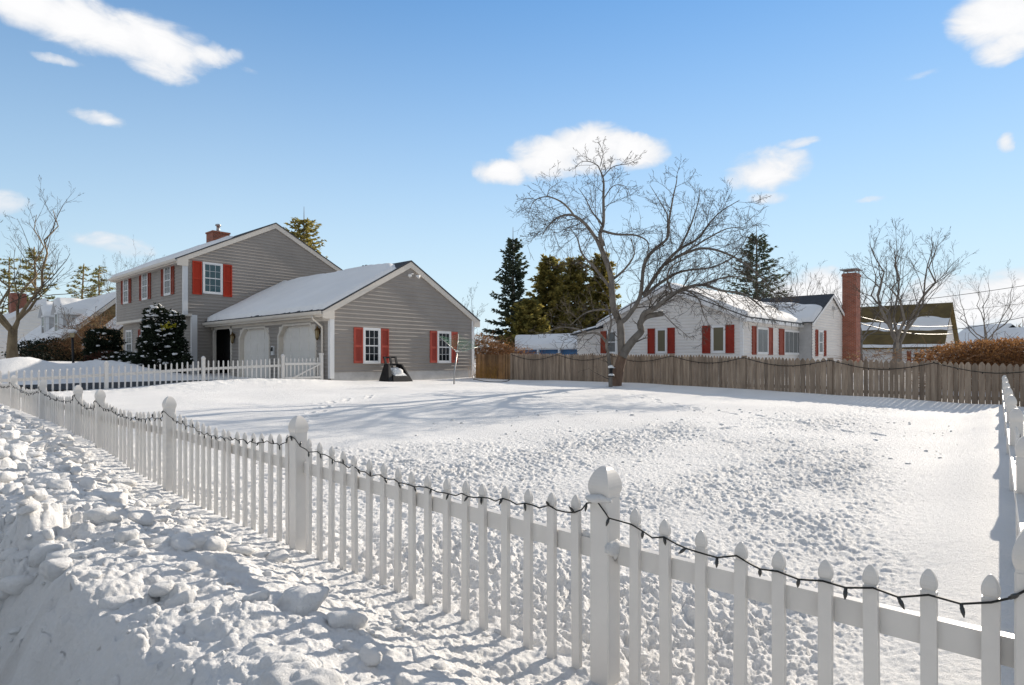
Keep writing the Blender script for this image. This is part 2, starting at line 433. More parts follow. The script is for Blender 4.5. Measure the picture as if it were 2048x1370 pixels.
# ploughed rubble lying on the bank, one uncountable mass
def rubble():
    mb = MB(); rd = random.Random(5)
    pts = []
    for k in range(2600):
        y = .3+17*rd.random()**1.5; x = rd.uniform(.5,1.8)
        if y < 3.6 and rd.random() < .8: continue
        r = .012+.062*rd.random()**3.4
        if y < 3.6: r *= .6
        pts.append((x,y,r))
    for k in range(260):
        y = rd.uniform(.2,9); pts.append((rd.uniform(1.6,2.3),y,.005+.016*rd.random()**3))
    for k in range(420):
        x = rd.uniform(2.3,13); y = rd.uniform(1.2,10.2-.3*x); pts.append((x,y,.006+.022*rd.random()**3))
    zs = ground(np.array([p[0] for p in pts]),np.array([p[1] for p in pts]))
    for k,((x,y,r),z) in enumerate(zip(pts,zs)):
        e = (r*rd.uniform(.8,1.6),r*rd.uniform(.8,1.6),r*rd.uniform(.55,.95))
        mb.rock((x,y,z+e[2]*.2),e,k,0,9 if r < .025 else 18,6 if r < .025 else 12)
    o = mb.build('snow_rubble',M_snow); tag(o,'broken lumps of ploughed snow strewn over the bank and the trodden yard','snow rubble',kind='stuff')
rubble()
BIG = [((1.28,2.42),(.115,.10,.075),'large smooth snow block beside the rut in front of the second post'),
       ((1.33,2.13),(.085,.07,.06),'rounded snow block just right of the largest block on the bank'),
       ((.86,1.62),(.10,.13,.13),'upright rounded snow lump on the edge of the bank at the bottom of the picture'),
       ((1.02,4.3),(.09,.11,.075),'broad flat slab of snow on the bank left of the third post'),
       ((1.05,6.1),(.10,.14,.08),'big angular snow slab lying farthest up the ploughed bank')]
for k,((x,y),r,l) in enumerate(BIG):
    mb = MB(); z = gz(x,y); mb.rock((x,y,z+r[2]*.10),r,200+k,0,40,26,6,8)
    tag(mb.build('snow_block',M_snow,loc=(x,y,z)),l,'snow block','large snow blocks on the ploughed bank')

# ------------------------------------------------------------------ picket fences
CAP = [(.047,0),(.052,.003),(.052,.013),(.060,.017),(.064,.026),(.0665,.038),(.0665,.050),(.064,.062),(.0595,.074),(.0530,.086),(.0445,.098),(.0345,.109),(.0240,.117),(.0150,.1215),(.004,.123)]
def cap_mesh(name, s, hs, parent_mat):
    mb = MB(); mb.lathe((0,0,0),[(r*s*(.93 if z < .015 else .835),z*hs) for r,z in CAP],8,0,False,0,True)
    me = mb.build(name,parent_mat); d = me.data; bpy.data.objects.remove(me); return d
ME_cap = cap_mesh('cap',.86,1.0,M_fence)
def picket_data():
    mb = MB(); w, t, h = .019, .011, 1.0
    mb.box(-t,t,-w,w,0,h-.060)
    oct_ = [(1,.7),(.7,1),(-.7,1),(-1,.7),(-1,-.7),(-.7,-1),(.7,-1),(1,-.7)]
    pr = [(.84,0),(.84,.004),(1.0,.008),(1.06,.017),(1.02,.029),(.84,.041),(.56,.051),(.30,.0575),(.12,.060)]
    vs = [(ax*.0115*k,ay*.0190*k,h-.060+z) for k,z in pr for ax,ay in oct_]
    mb.add(vs,[(i*8+j,i*8+(j+1)%8,(i+1)*8+(j+1)%8,(i+1)*8+j) for i in range(len(pr)-1) for j in range(8)]+[tuple(range(64,72))])
    o = mb.build('picket',M_fence); d = o.data; bpy.data.objects.remove(o); return d
ME_pick = picket_data()
def post_data(h):
    mb = MB(); w = .0435; c = .005
    sec = [(-w+c,-w),(w-c,-w),(w,-w+c),(w,w-c),(w-c,w),(-w+c,w),(-w,w-c),(-w,-w+c)]
    mb.hexa([(a,b,0) for a,b in sec],[(a,b,h) for a,b in sec])
    o = mb.build('post',M_fence); d = o.data; bpy.data.objects.remove(o); return d
ME_post = post_data(1.2)
def mk(name, data, parent, loc, rz=0):
    o = bpy.data.objects.new(name,data); COL.objects.link(o); o.parent = parent; o.location = loc; o.rotation_euler = (0,0,rz); return o
def snowcap(name, parent, c, r, seed):
    mb = MB(); mb.lump(c,r,seed,0,12,8,.35)
    return mb.build(name,M_snow,parent)
def picket_fence(root, p0, p1, posts, top, railz, dip, spacing, view, skip=(), outward=1, shift=.0):
    """posts: distances along p0->p1; top/railz: functions of distance (post top / rail height)"""
    d = (p1-p0); L = d.length; d.normalize(); n = Vector((-d.y,d.x,0))*outward; rz = math.atan2(d.y,d.x)-math.pi/2
    o0 = root_loc(root)
    for s in posts:
        q = p0+d*(s+(shift if s == 0 else 0)); tz = top(s)
        po = mk('post',ME_post,root,(q.x-o0.x,q.y-o0.y,tz-.123-1.2-o0.z),rz)
        mk('cap',ME_cap,po,(0,0,1.2-.003))
    pk = []
    for a,b in zip(posts[:-1],posts[1:]):
        n_ = max(2,int(round((b-a)/spacing)))
        for k in range(1,n_):
            s = a+(b-a)*k/n_; u = (s-a)/(b-a)
            if any(x0 < s < x1 for x0,x1 in skip): continue
            tz = top(a)*(1-u)+top(b)*u-dip[0]-dip[1]*math.sin(math.pi*u)**1.3
            pk.append((s,tz))
        t0, h0 = .017, .038
        q0, q1 = p0+d*(a+.05), p0+d*(b-.05)
        for dz in (0,-.64):
            rl = MB(); za, zb = railz(a)+dz, railz(b)+dz
            off = -n*.0285
            bq = [q0+off-n*t0,q1+off-n*t0,q1+off+n*t0,q0+off+n*t0]
            zz = [za,zb,zb,za]
            rl.hexa([(q.x,q.y,z-h0) for q,z in zip(bq,zz)],[(q.x,q.y,z+h0) for q,z in zip(bq,zz)])
            rl.build('rail',M_fence,root)
    rr = random.Random(int(L*100))
    inf = []
    for s,tz in pk:
        q = p0+d*s
        inf.append(((q-view).length,s,tz,q))
    inf.sort(key=lambda t: t[0])
    for k,(dist,s,tz,q) in enumerate(inf[:100]):
        o = mk('picket',ME_pick,root,(q.x-o0.x,q.y-o0.y,tz-1.0-o0.z),rz)
        o.rotation_euler = (rr.gauss(0,.004),rr.gauss(0,.006),rz)
    if len(inf) > 100:
        mb = MB()
        for dist,s,tz,q in inf[100:]:
            for f_ in (0,):
                mb.box(q.x-.012,q.x+.012,q.y-.019,q.y+.019,tz-1,tz-.05)
                mb.lathe((q.x,q.y,tz-.055),[(.018,0),(.025,.02),(.018,.042),(.004,.056)],6)
        o = mb.build('picket',M_fence,root); o['kind'] = 'stuff'
    return sorted((s,tz) for s,tz in pk)
def string_lights(name, pts, label, bulbstep=.13, r=.0032, near=100, view=Vector((0,0,1.6)), seed=1, bl=.026, br=.0062):
    root = thing(name,pts[0],label,'string lights')
    rd = random.Random(seed)
    path = []
    for a,b in zip(pts[:-1],pts[1:]):
        a, b = Vector(a), Vector(b); n_ = max(1,int((b-a).length/.045)) if r < .005 else 1
        for k in range(n_):
            u = k/n_
            p = a.lerp(b,u)
            if 0 < k: p += Vector((rd.gauss(0,.003),rd.gauss(0,.004),rd.gauss(0,.005)-.012*math.sin(math.pi*u)))
            path.append(p)
    path.append(Vector(pts[-1]))
    mb = MB(); mb.tube(path,r,r,5); mb.build('cable',M_cable,root)
    acc = 0; bs = []
    for a,b in zip(path[:-1],path[1:]):
        acc += (b-a).length
        if acc > bulbstep*rd.uniform(.75,1.25):
            acc = 0; bs.append(b)
    bs.sort(key=lambda p:(p-view).length)
    rest = MB()
    for k,p in enumerate(bs):
        t = MB() if k < near else rest
        dr = Vector((rd.gauss(0,.5),rd.gauss(0,.5),rd.choice((1,-1,-1))*1.0)).normalized()
        t.tube([p,p+dr*bl*.35,p+dr*bl*.4,p+dr*bl*.8,p+dr*bl*1.3],[br*.75,br*.8,br,br*.95,br*.25],None,6)
        if k < near: t.build('bulb',M_bulb,root)
    if rest.v:
        o = rest.build('bulb',M_bulb,root); o['kind'] = 'stuff'
    return root

VIEW = Vector((0,0,0))
# --- the fence along the street
XF = 2.02
fr = thing('picket_fence',(XF,.045,.3),'long white vinyl picket fence running along the ploughed bank at the street','picket fence')
fposts = [.045,1.383,3.823,6.263,8.62,9.68,11.87,14.4,16.9,18.9]
ftop_y = [.045,1.383,3.823,6.263,8.62,9.68,11.87,14.4,16.9,18.9]
ftop_z = [1.19,1.183,1.228,1.255,1.241,1.262,1.28,1.31,1.33,1.35]
p0 = Vector((XF,.045,0)); p1 = Vector((XF,18.9,0))
ftop = lambda s: float(np.interp(s+.045,ftop_y,ftop_z))
fpk = picket_fence(fr,p0,p1,[y-.045 for y in fposts],ftop,lambda s: ftop(s)-.345,(.135,.065),.1356,VIEW,outward=1,shift=.042)
# packed snow left on posts and rails
snowcap('snow_patch',fr,(XF-.035,1.383,1.055),(.035,.05,.020),3)
snowcap('snow_patch',fr,(XF+.0,1.34,.86),(.05,.02,.035),4)
snowcap('snow_patch',fr,(XF+.03,1.50,.885),(.018,.035,.012),5)
pts = []
rd = random.Random(3)
allp = sorted([(y,ftop(y-.045),True) for y in fposts]+[(s+.045,t,False) for s,t in fpk])
for y,t,isp in allp:
    if isp:
        pts += [(XF-.050,y-.052+(.042 if y < .1 else 0),t-.19 if y < 1.5 and y > 1 else t-.150),(XF-.053,y,t-.135),(XF-.050,y+.052,t-.150)]
    else:
        pts.append((XF-.018-.004*rd.random(),y,t-.062+rd.gauss(0,.006)))
string_lights('string_lights',pts,'black string lights looped along the picket tops of the street fence',.095,seed=11)

# --- the fence on the right, running back to the board fence
rt = thing('picket_fence',(XF,.045,.3),'white picket fence seen end on at the right edge of the yard','picket fence')
q0 = Vector((XF,.045,0)); q1 = Vector((17.75,1.34,0)); LR = (q1-q0).length
rpost = [LR*i/7 for i in range(1,8)]
rtop = lambda s: 1.19+.01*s*.2+(.02 if s > 12 else 0)
rpk = picket_fence(rt,q0,q1,[0.0]+rpost[:-1]+[LR-.1],rtop,lambda s: rtop(s)-.345,(.135,.065),.1356,VIEW,outward=-1)
dR = (q1-q0).normalized(); nR = Vector((-dR.y,dR.x,0))
pts = []
for s,t in rpk:
    q = q0+dR*s-nR*.02; pts.append((q.x,q.y,t-.06))
string_lights('string_lights',pts[1:],'black string lights along the picket tops of the right hand fence',.14,seed=12)
# leftover first post of the right fence is the corner post already built
for o in [c for c in rt.children if c.name.startswith('post') and abs(c.location.x) < .01]:
    for c in list(o.children): bpy.data.objects.remove(c)
    bpy.data.objects.remove(o)

# --- the inner fence between yard and drive, and its gate
YI = 18.9
inn = thing('picket_fence',(XF,YI,.7),'white picket fence between the snowy yard and the dark driveway','picket fence')
ip = [2.13,4.57,7.01,9.45]
itop = lambda s: float(np.interp(s+2.13,[2.1,4.57,7.01,9.45,10.8],[1.45,1.555,1.69,1.77,1.80]))
ipk = picket_fence(inn,Vector((2.13,YI,0)),Vector((9.45,YI,0)),[v-2.13 for v in ip],itop,lambda s: itop(s)-.38,(.13,.03),.145,VIEW,outward=-1)
gate = thing('picket_gate',(9.5,YI,.95),'white picket gate with a diagonal brace beside the garage corner','gate')
mb = MB(); mb.box(10.76,10.86,YI-.05,YI+.05,.6,1.74); mb.box(10.75,10.87,YI-.06,YI+.06,1.74,1.80); mb.build('post',M_fence,gate)
mb = MB(); mb.box(9.5,10.76,YI-.06,YI-.025,1.40,1.48); mb.build('rail',M_fence,gate); mb = MB(); mb.box(9.5,10.76,YI-.06,YI-.025,.95,1.02); mb.build('rail',M_fence,gate)
mb = MB(); mb.hexa([(9.75,YI-.062,1.0),(9.85,YI-.062,1.0),(9.85,YI-.085,1.0),(9.75,YI-.085,1.0)],[(10.66,YI-.062,1.42),(10.75,YI-.062,1.42),(10.75,YI-.085,1.42),(10.66,YI-.085,1.42)]); mb.build('brace',M_fence,gate)
for k in range(9):
    u = (k+.6)/9.2; x = 9.5+1.26*u
    mk('picket',ME_pick,gate,(x-9.5,0,1.66-.04*math.sin(u*3.14)-1.0-.95),math.pi/2)

# ------------------------------------------------------------------ board fence at the back
XB = 17.93
st = thing('board_fence',(XB,9,.6),'weathered brown stockade fence of pointed boards across the back of the yard','board fence')
sec = np.linspace(16.7,-9.0,12)
rd = random.Random(9)
stop = lambda y: float(np.interp(y,[-12,1.4,5,9,13,16.7,18.8],[1.35,1.50,1.60,1.72,1.78,1.81,1.81]))
for a,b in zip(sec[:-1],sec[1:]):
    mb = MB(); y = a
    while y > b+.03:
        w = rd.uniform(.085,.105) if y > 6 else rd.uniform(.10,.15)
        yy = max(b,y-w); t = stop(y)+rd.gauss(0,.012); x = XB+rd.gauss(0,.004); g = .004
        z0 = .2
        pr = [(yy+g,z0),(y-g,z0),(y-g,t-.07),((y+yy)/2+.014,t),((y+yy)/2-.014,t),(yy+g,t-.07)]
        mb.hexa([(x-.009,u,z) for u,z in pr],[(x+.009,u,z) for u,z in pr])
        y = yy
    mb.build('board_panel',M_stock,st)
    for z in (stop(a)-.25,stop(a)-.85): mb = MB(); mb.box(XB+.012,XB+.05,b,a,z-.04,z+.04); mb.build('rail',M_stock,st)
for y in sec[:-1]:
    mb = MB(); t = stop(y)+.03; mb.box(XB-.06,XB+.06,y-.06,y+.06,.2,t)
    mb.build('post',M_stock,st)
st2 = thing('board_fence',(XB,17.7,.7),'short warm orange board panel, sunlight put into its colour, between the garage corner and the stockade fence','reed screen')  # made-up thin panel: the same board fence, coloured as if sunlit
mb = MB(); y = 18.80
while y > 16.80:
    w = rd.uniform(.05,.08); t = stop(y)+rd.gauss(0,.02)-.02
    mb.box(XB-.008,XB+.008,y-w,y,.3,t); y -= w+rd.uniform(.002,.012)
mb.build('sunlit_boards',M_sunboard,st2)
for z in (1.65,1.15): mb = MB(); mb.box(XB+.01,XB+.03,16.8,18.8,z-.02,z+.02); mb.build('rail',M_sunrail,st2)
# drooping cable along the board fence
pts = []
for a,b in zip(sec[:9:1],sec[1:10]):
    for k in range(10):
        u = k/10; y = a+(b-a)*u
        pts.append((XB-.065,y,stop(y)-.03-.20*math.sin(math.pi*u)))
string_lights('string_lights',pts,'dark string lights sagging in swags across the stockade fence',.35,r=.010,seed=13,bl=.03,br=.012)

# ------------------------------------------------------------------ building helpers
def pl_y(Y0): return lambda u,d,z: (u,Y0-d,z)          # wall facing -y, u = x
def pl_x(X0): return lambda u,d,z: (X0-d,u,z)          # wall facing -x, u = y
def pl_xp(X0): return lambda u,d,z: (X0+d,u,z)
def pl_yp(Y0): return lambda u,d,z: (u,Y0+d,z)
def clip(poly, z, keep_above):
    out = []
    for i,(u,v) in enumerate(poly):
        u2, v2 = poly[(i+1)%len(poly)]
        a = (v >= z) if keep_above else (v <= z); b = (v2 >= z) if keep_above else (v2 <= z)
        if a: out.append((u,v))
        if a != b:
            t = (z-v)/(v2-v); out.append((u+(u2-u)*t,z))
    return out
def lap(mb, pl, poly, expo=.145, t=.017, z0=0.0, m=0):
    """clapboards: flat upper face, sloping shoulder, upright butt, underside"""
    zs = [v for _,v in poly]; k = math.floor((min(zs)-z0)/expo)
    prof = lambda q: t if q < .20 else (t*(1-(q-.20)/.24) if q < .44 else 0.0)
    while z0+k*expo < max(zs):
        a = z0+k*expo; k += 1
        for q0,q1 in ((0,.20),(.20,.44),(.44,1)):
            c = clip(clip(poly,a+q0*expo,True),a+q1*expo,False)
            if len(c) < 3: continue
            mb.poly([pl(u,prof((z-a)/expo)+.002,z) for u,z in c],m)
        zl = max(a,min(zs)); c = clip(clip(poly,zl,True),zl+.02*expo,False)
        lo = [u for u,z in c if abs(z-zl) < 1e-6]
        if len(lo) >= 2: mb.poly([pl(min(lo),0,zl),pl(max(lo),0,zl),pl(max(lo),t+.002,zl),pl(min(lo),t+.002,zl)],m)
def window(parent, pl, u0, u1, z0, z1, cols=3, rows=4, glass=None, fw=.07, mid=True, sashes=None, frame=None, name='window'):
    fm = frame or M_white; glass = glass or M_glass; pl0 = pl; pl = lambda u,d,z: pl0(u,d+.012,z)
    mb = MB()
    mb.pbox(pl,u0-fw,u0,-.012,.045,z0-fw,z1+fw); mb.pbox(pl,u1,u1+fw,-.012,.045,z0-fw,z1+fw)
    mb.pbox(pl,u0,u1,-.012,.045,z1,z1+fw); mb.pbox(pl,u0,u1,-.012,.052,z0-fw,z0)
    w = mb.build(name,fm,parent)
    mb = MB(); mb.poly([pl(u0,.018,z0),pl(u1,.018,z0),pl(u1,.018,z1),pl(u0,.018,z1)]); mb.build('pane',glass,w)
    mb = MB(); s = .030
    mb.pbox(pl,u0,u0+s,.019,.034,z0,z1); mb.pbox(pl,u1-s,u1,.019,.034,z0,z1)
    mb.pbox(pl,u0+s,u1-s,.019,.034,z0,z0+s*1.3); mb.pbox(pl,u0+s,u1-s,.019,.034,z1-s,z1)
    if mid: zc = (z0+z1)/2; mb.pbox(pl,u0+s,u1-s,.019,.038,zc-.022,zc+.022)
    for k in range(1,cols): u = u0+(u1-u0)*k/cols; mb.pbox(pl,u-.007,u+.007,.019,.030,z0+.03,z1-.03)
    for k in range(1,rows):
        z = z0+(z1-z0)*k/rows
        if not (mid and abs(z-(z0+z1)/2) < .03): mb.pbox(pl,u0+.03,u1-.03,.019,.0292,z-.007,z+.007)
    mb.build('sash',fm,w)
    return w
def shutter(parent, pl, u0, u1, z0, z1, m, slats=True, label=None):
    pl0 = pl; pl = lambda u,d,z: pl0(u,d+.012,z); mb = MB(); f = .05; d0 = .0
    mb.pbox(pl,u0,u0+f,d0,.045,z0,z1); mb.pbox(pl,u1-f,u1,d0,.045,z0,z1)
    zc = z0+(z1-z0)*.48
    for a,b in ((z0,z0+.08),(zc-.04,zc+.04),(z1-.07,z1)): mb.pbox(pl,u0+f,u1-f,d0,.043,a,b)
    mb.pbox(pl,u0+f,u1-f,d0,.016,z0+.08,z1-.07)
    if slats:
        for a,b in ((z0+.08,zc-.04),(zc+.04,z1-.07)):
            n_ = int((b-a)/.045)
            for k in range(n_):
                z = a+(b-a)*k/n_; h = (b-a)/n_
                mb.poly([pl(u0+f,.036,z),pl(u1-f,.036,z),pl(u1-f,.017,z+h),pl(u0+f,.017,z+h)])
    return mb.build('shutter',m,parent)
def slope_slab(mb, a, b, c, d, th, m=0):
    """quad a,b,c,d (eave0, eave1, ridge1, ridge0) with thickness th below"""
    a,b,c,d = map(Vector,(a,b,c,d)); n = (b-a).cross(d-a).normalized()
    if n.z < 0: n = -n
    mb.hexa([p-n*th for p in (a,b,c,d)],[a,b,c,d],m)
def snow_sheet(mb, a, b, c, d, thick, nu=60, nv=24, seed=0, m=0):
    """snow lying on the quad; thick(u,v) in metres, u along the eave, v up the slope"""
    a,b,c,d = [np.array(p,float) for p in (a,b,c,d)]
    n = np.cross(b-a,d-a); n /= np.linalg.norm(n); n = n if n[2] > 0 else -n
    vs = []
    for j in range(nv+1):
        v = j/nv
        for i in range(nu+1):
            u = i/nu; p = (a*(1-u)+b*u)*(1-v)+(d*(1-u)+c*u)*v
            vs.append(tuple(p+n*thick(u,v)))
    fs = [(j*(nu+1)+i,j*(nu+1)+i+1,(j+1)*(nu+1)+i+1,(j+1)*(nu+1)+i) for j in range(nv) for i in range(nu)]
    mb.add(vs,fs,m,True)
def edge_round(t, w): 
    t = max(0.,min(1.,t/w)); return math.sqrt(1-(1-t)**2)
def pn(u, v, s): return float(perlin(np.array([u]),np.array([v]),s)[0])

# ------------------------------------------------------------------ the grey house with its garage
gh = thing('grey_house',(12.5,24,.9),'grey clapboard two storey house with red shutters and an attached double garage','house')
XG0, XG1, YG, YM = 11.13, 17.93, 18.86, 29.06           # garage walls, main house gable
XM0, XM1, YM1 = 9.93, 18.25, 39.2
GR = (XG0+XG1)/2; ZGE, ZGR = 3.36, 5.30                 # garage eave / ridge
MR = 14.1; ZME, ZMR = 6.08, 8.22
sg = (ZGR-ZGE)/(GR-XG0); sm_ = (ZMR-ZME)/(MR-XM0)
# siding
pg, pm = pl_y(YG), pl_y(YM)
mb = MB(); lap(mb,pg,[(XG0,1.14),(XG1,1.14),(XG1,ZGE-.02),(GR,ZGR-.02),(XG0,ZGE-.02)],z0=1.14)
mb.build('wall',M_grey,gh)
mb = MB(); lap(mb,pm,[(XM0,3.62),(XM1,3.62),(XM1,ZME-.02),(MR,ZMR-.02),(XM0,ZME-.02)],z0=1.1); 
mb.build('wall',M_grey,gh)
mb = MB(); lap(mb,pm,[(10.28,1.0),(XG0,1.0),(XG0,3.62),(10.28,3.62)],z0=1.1); mb.build('wall',M_grey,gh)
pf = pl_x(XM0); mb = MB(); lap(mb,pf,[(YM,3.62),(YM1,3.62),(YM1,ZME),(YM,ZME)],z0=1.1); mb.build('wall',M_grey,gh)
pf1 = pl_x(10.28); mb = MB(); lap(mb,pf1,[(YM,.9),(YM1,.9),(YM1,3.5),(YM,3.5)],z0=1.1); mb.build('wall',M_grey,gh)
pd = pl_x(XG0)
DZ = 2.83; D1 = (19.85,22.55); D2 = (23.4,26.02); PS = (26.95,28.72); PZ = 3.04
mb = MB()
for a,b in ((YG,D1[0]),(D1[1],D2[0]),(D2[1],PS[0]),(PS[1],YM)): lap(mb,pd,[(a,.8),(b,.8),(b,DZ),(a,DZ)],z0=1.14)
lap(mb,pd,[(YG,DZ),(PS[0],DZ),(PS[0],ZGE),(YG,ZGE)],z0=1.14)
lap(mb,pd,[(PS[1],DZ),(YM,DZ),(YM,ZGE),(PS[1],ZGE)],z0=1.14); lap(mb,pd,[(PS[0],PZ),(PS[1],PZ),(PS[1],ZGE),(PS[0],ZGE)],z0=1.14)
mb.build('wall',M_grey,gh)
# solid cores behind the siding so nothing shows through
mb = MB(); mb.hexa([(XG0+.5,YG+.01,1.1),(XG1-.01,YG+.01,1.1),(XG1-.01,YG+.01,ZGE-.05),(GR,YG+.01,ZGR-.07),(XG0+.5,YG+.01,ZGE-.05)],[(XG0+.5,YM,1.1),(XG1-.01,YM,1.1),(XG1-.01,YM,ZGE-.05),(GR,YM,ZGR-.07),(XG0+.5,YM,ZGE-.05)])
mb.hexa([(10.30,YM+.01,.6),(XM1-.01,YM+.01,.6),(XM1-.01,YM+.01,ZME-.05),(MR,YM+.01,ZMR-.07),(XM0+.02,YM+.01,ZME-.05),(XM0+.02,YM+.01,3.62),(10.30,YM+.01,3.62)],
        [(10.30,YM1,.6),(XM1-.01,YM1,.6),(XM1-.01,YM1,ZME-.05),(MR,YM1,ZMR-.07),(XM0+.02,YM1,ZME-.05),(XM0+.02,YM1,3.62),(10.30,YM1,3.62)])
mb.build('inner_wall',M_dark,gh)
# foundation
mb = MB(); mb.box(XG0+.03,XG1-.03,YG+.004,YG+.3,.4,1.139); mb.build('foundation',M_conc,gh)
# corner boards
mb = MB()
mb.box(XG0-.022,XG0+.14,YG-.024,YG-.0,.93,ZGE-.0); mb.box(XG0-.022,XG0,YG,YG+.12,.93,ZGE-.05)
mb.build('corner_board',M_white,gh); mb = MB()
mb.box(XG1-.12,XG1+.022,YG-.024,YG,.9,ZGE-.02); mb.box(XG1,XG1+.022,YG,YG+.12,.9,ZGE-.02)
mb.build('corner_board',M_white,gh)
mb = MB(); mb.box(XM0-.022,XM0+.17,YM-.024,YM,3.55,ZME); mb.box(XM0-.022,XM0,YM,YM+.12,3.55,ZME)
mb.build('corner_board',M_white,gh); mb = MB(); mb.box(XM0-.022,XM0,YM1-.1,YM1,3.55,ZME); mb.build('corner_board',M_white,gh)
mb = MB(); mb.box(10.28-.022,10.50,YM-.024,YM,.8,3.56); mb.box(10.28-.022,10.28,YM,YM+.12,.8,3.5); mb.build('corner_board',M_white,gh)
# overhang underside and its band
mb = MB(); mb.box(XM0-.015,10.30,YM-.01,YM1,3.50,3.618); mb.build('overhang',M_trim,gh)
# roofs
ov = .07; eo = .33
def roof(parent, xr, x0, x1, zr, ze, y0, y1, eo, matl, name='roof'):
    s0 = (zr-ze)/(xr-x0); s1 = (zr-ze)/(x1-xr); t = .10
    e0 = (x0-eo, ze-s0*eo+t); e1 = (x1+eo, ze-s1*eo+t); top = zr+t
    mb = MB()
    slope_slab(mb,(e0[0],y0,e0[1]),(e0[0],y1,e0[1]),(xr,y1,top),(xr,y0,top),.05)
    slope_slab(mb,(e1[0],y0,e1[1]),(e1[0],y1,e1[1]),(xr,y1,top),(xr,y0,top),.05)
    return mb.build(name,matl,parent), e0, e1, top
rg, ge0, ge1, gtop = roof(gh,GR,XG0,XG1,ZGR,ZGE,YG-ov-.02,YM-.02,eo,M_roof)
rm, me0, me1, mtop = roof(gh,MR,XM0,XM1,ZMR,ZME,YM-ov-.02,YM1+.1,.30,M_roof)
# rake boards (white trim along the gables)
def rake(parent, xr, e0, e1, top, y, w=.21, th=.05):
    mb = MB()
    for e in (e0,e1):
        b = [(e[0],e[1]-.055),(xr,top-.055),(xr,top-.055-w*1.1),(e[0],e[1]-.055-w)]
        mb.hexa([(u,y,z) for u,z in b],[(u,y+th,z) for u,z in b])
    return mb.build('rake_board',M_trim,parent)
rake(gh,GR,ge0,ge1,gtop,YG-ov); rake(gh,MR,me0,me1,mtop,YM-ov)
# boxed eave returns, soffits, gutters
mb = MB(); mb.box(ge0[0]+.02,XG0+.02,YG-ov+.051,YM-.03,ge0[1]-.24,ge0[1]-.12); mb.box(ge0[0]+.02,XG0+.12,YG-ov-.004,YG-ov+.05,ge0[1]-.30,ge0[1]-.05)
mb.box(XG0-.03,XG0-.003,YG+.03,YM-.03,ge0[1]-.36,ge0[1]-.241)
mb.build('soffit',M_trim,gh)
mb = MB(); mb.box(XG1-.02,ge1[0]-.02,YG-ov-.004,YG-ov+.05,ge1[1]-.30,ge1[1]-.05); mb.build('eave_return',M_trim,gh)
mb = MB(); mb.box(me0[0]+.02,XM0,YM-ov+.051,YM1,me0[1]-.22,me0[1]-.10); mb.box(me0[0]+.02,XM0+.17,YM-ov-.004,YM-ov+.05,me0[1]-.33,me0[1]-.05)
mb.build('soffit',M_trim,gh)
def gutter(parent, x, y0, y1, z):
    mb = MB(); pr = [(0,0),(-.09,0),(-.115,.05),(-.125,.12),(-.105,.12),(-.10,.06),(-.08,.02),(-.01,.02),(-.01,.12),(0,.12)]
    n_ = len(pr)
    vs = [(x+a,y0,z+b) for a,b in pr]+[(x+a,y1,z+b) for a,b in pr]
    mb.add(vs,[(i,(i+1)%n_,n_+(i+1)%n_,n_+i) for i in range(n_)]+[(0,1,2,3,4,5,6,7,8,9)])
    return mb.build('gutter',M_trim,parent)
gutter(gh,ge0[0]+.02,YG-ov,YM-.04,ge0[1]-.17); gutter(gh,me0[0]+.02,YM-ov,YM1,me0[1]-.17)
mb = MB(); xg = ge0[0]-.04; zg = ge0[1]-.18
mb.tube([(xg,YG+.55,zg),(xg,YG+.55,zg-.10),(XG0-.07,YG+.42,zg-.38),(XG0-.07,YG+.42,zg-.55),(XG0-.07,YG+.42,.95)],.038,.038,8); mb.build('downspout',M_trim,gh)
# garage doors with clipped upper corners
def garage_door(a, b):
    k = .38; d = .16
    mb = MB(); mb.pbox(pd,a,b,-d-.04,-d,.7,DZ)
    n_ = 4; hh = (DZ-.8)/4
    for r_ in range(4):
        z0 = .80+r_*hh
        mb.pbox(pd,a,b,-d,-d+.006,z0,z0+.012)
        for c in range(4):
            u0 = a+(b-a)*(c+.09)/4; u1 = a+(b-a)*(c+.91)/4
            mb.pbox(pd,u0,u1,-d,-d+.014,z0+.09,z0+hh-.07)
    g = mb.build('garage_door',M_door,gh)
    mb = MB(); w = .10
    poly_o = [(a-w,.8),(a-w,DZ-k+.04),(a+k-.04,DZ+w),(b-k+.04,DZ+w),(b+w,DZ-k+.04),(b+w,.8)]
    poly_i = [(a,.8),(a,DZ-k),(a+k,DZ),(b-k,DZ),(b,DZ-k),(b,.8)]
    for i in range(5):
        o0,o1,i1,i0 = poly_o[i],poly_o[i+1],poly_i[i+1],poly_i[i]
        mb.hexa([pd(u,-d,z) for u,z in (o0,o1,i1,i0)],[pd(u,.03,z) for u,z in (o0,o1,i1,i0)])
    for tri in ([(a,DZ-k),(a,DZ),(a+k,DZ)],[(b,DZ-k),(b-k,DZ),(b,DZ)]):
        mb.hexa([pd(u,-d+.02,z) for u,z in tri],[pd(u,.014,z) for u,z in tri])
    mb.build('door_frame',M_trim,g)
garage_door(*D1); garage_door(*D2)
# passage beside the garage
mb = MB(); a,b = PS; k = .26; w = .12
po = [(a-w,.8),(a-w,PZ+w),(b+w,PZ+w),(b+w,.8)]; pi = [(a,.8),(a,PZ),(b,PZ),(b,.8)]
for i in range(3):
    q = (po[i],po[i+1],pi[i+1],pi[i]); mb.hexa([pd(u,-.08,z) for u,z in q],[pd(u,.03,z) for u,z in q])
for tri in ([(a,PZ-k),(a,PZ),(a+k,PZ)],[(b,PZ-k),(b-k,PZ),(b,PZ)]): mb.hexa([pd(u,-.07,z) for u,z in tri],[pd(u,.027,z) for u,z in tri])
mb.build('passage_frame',M_trim,gh)
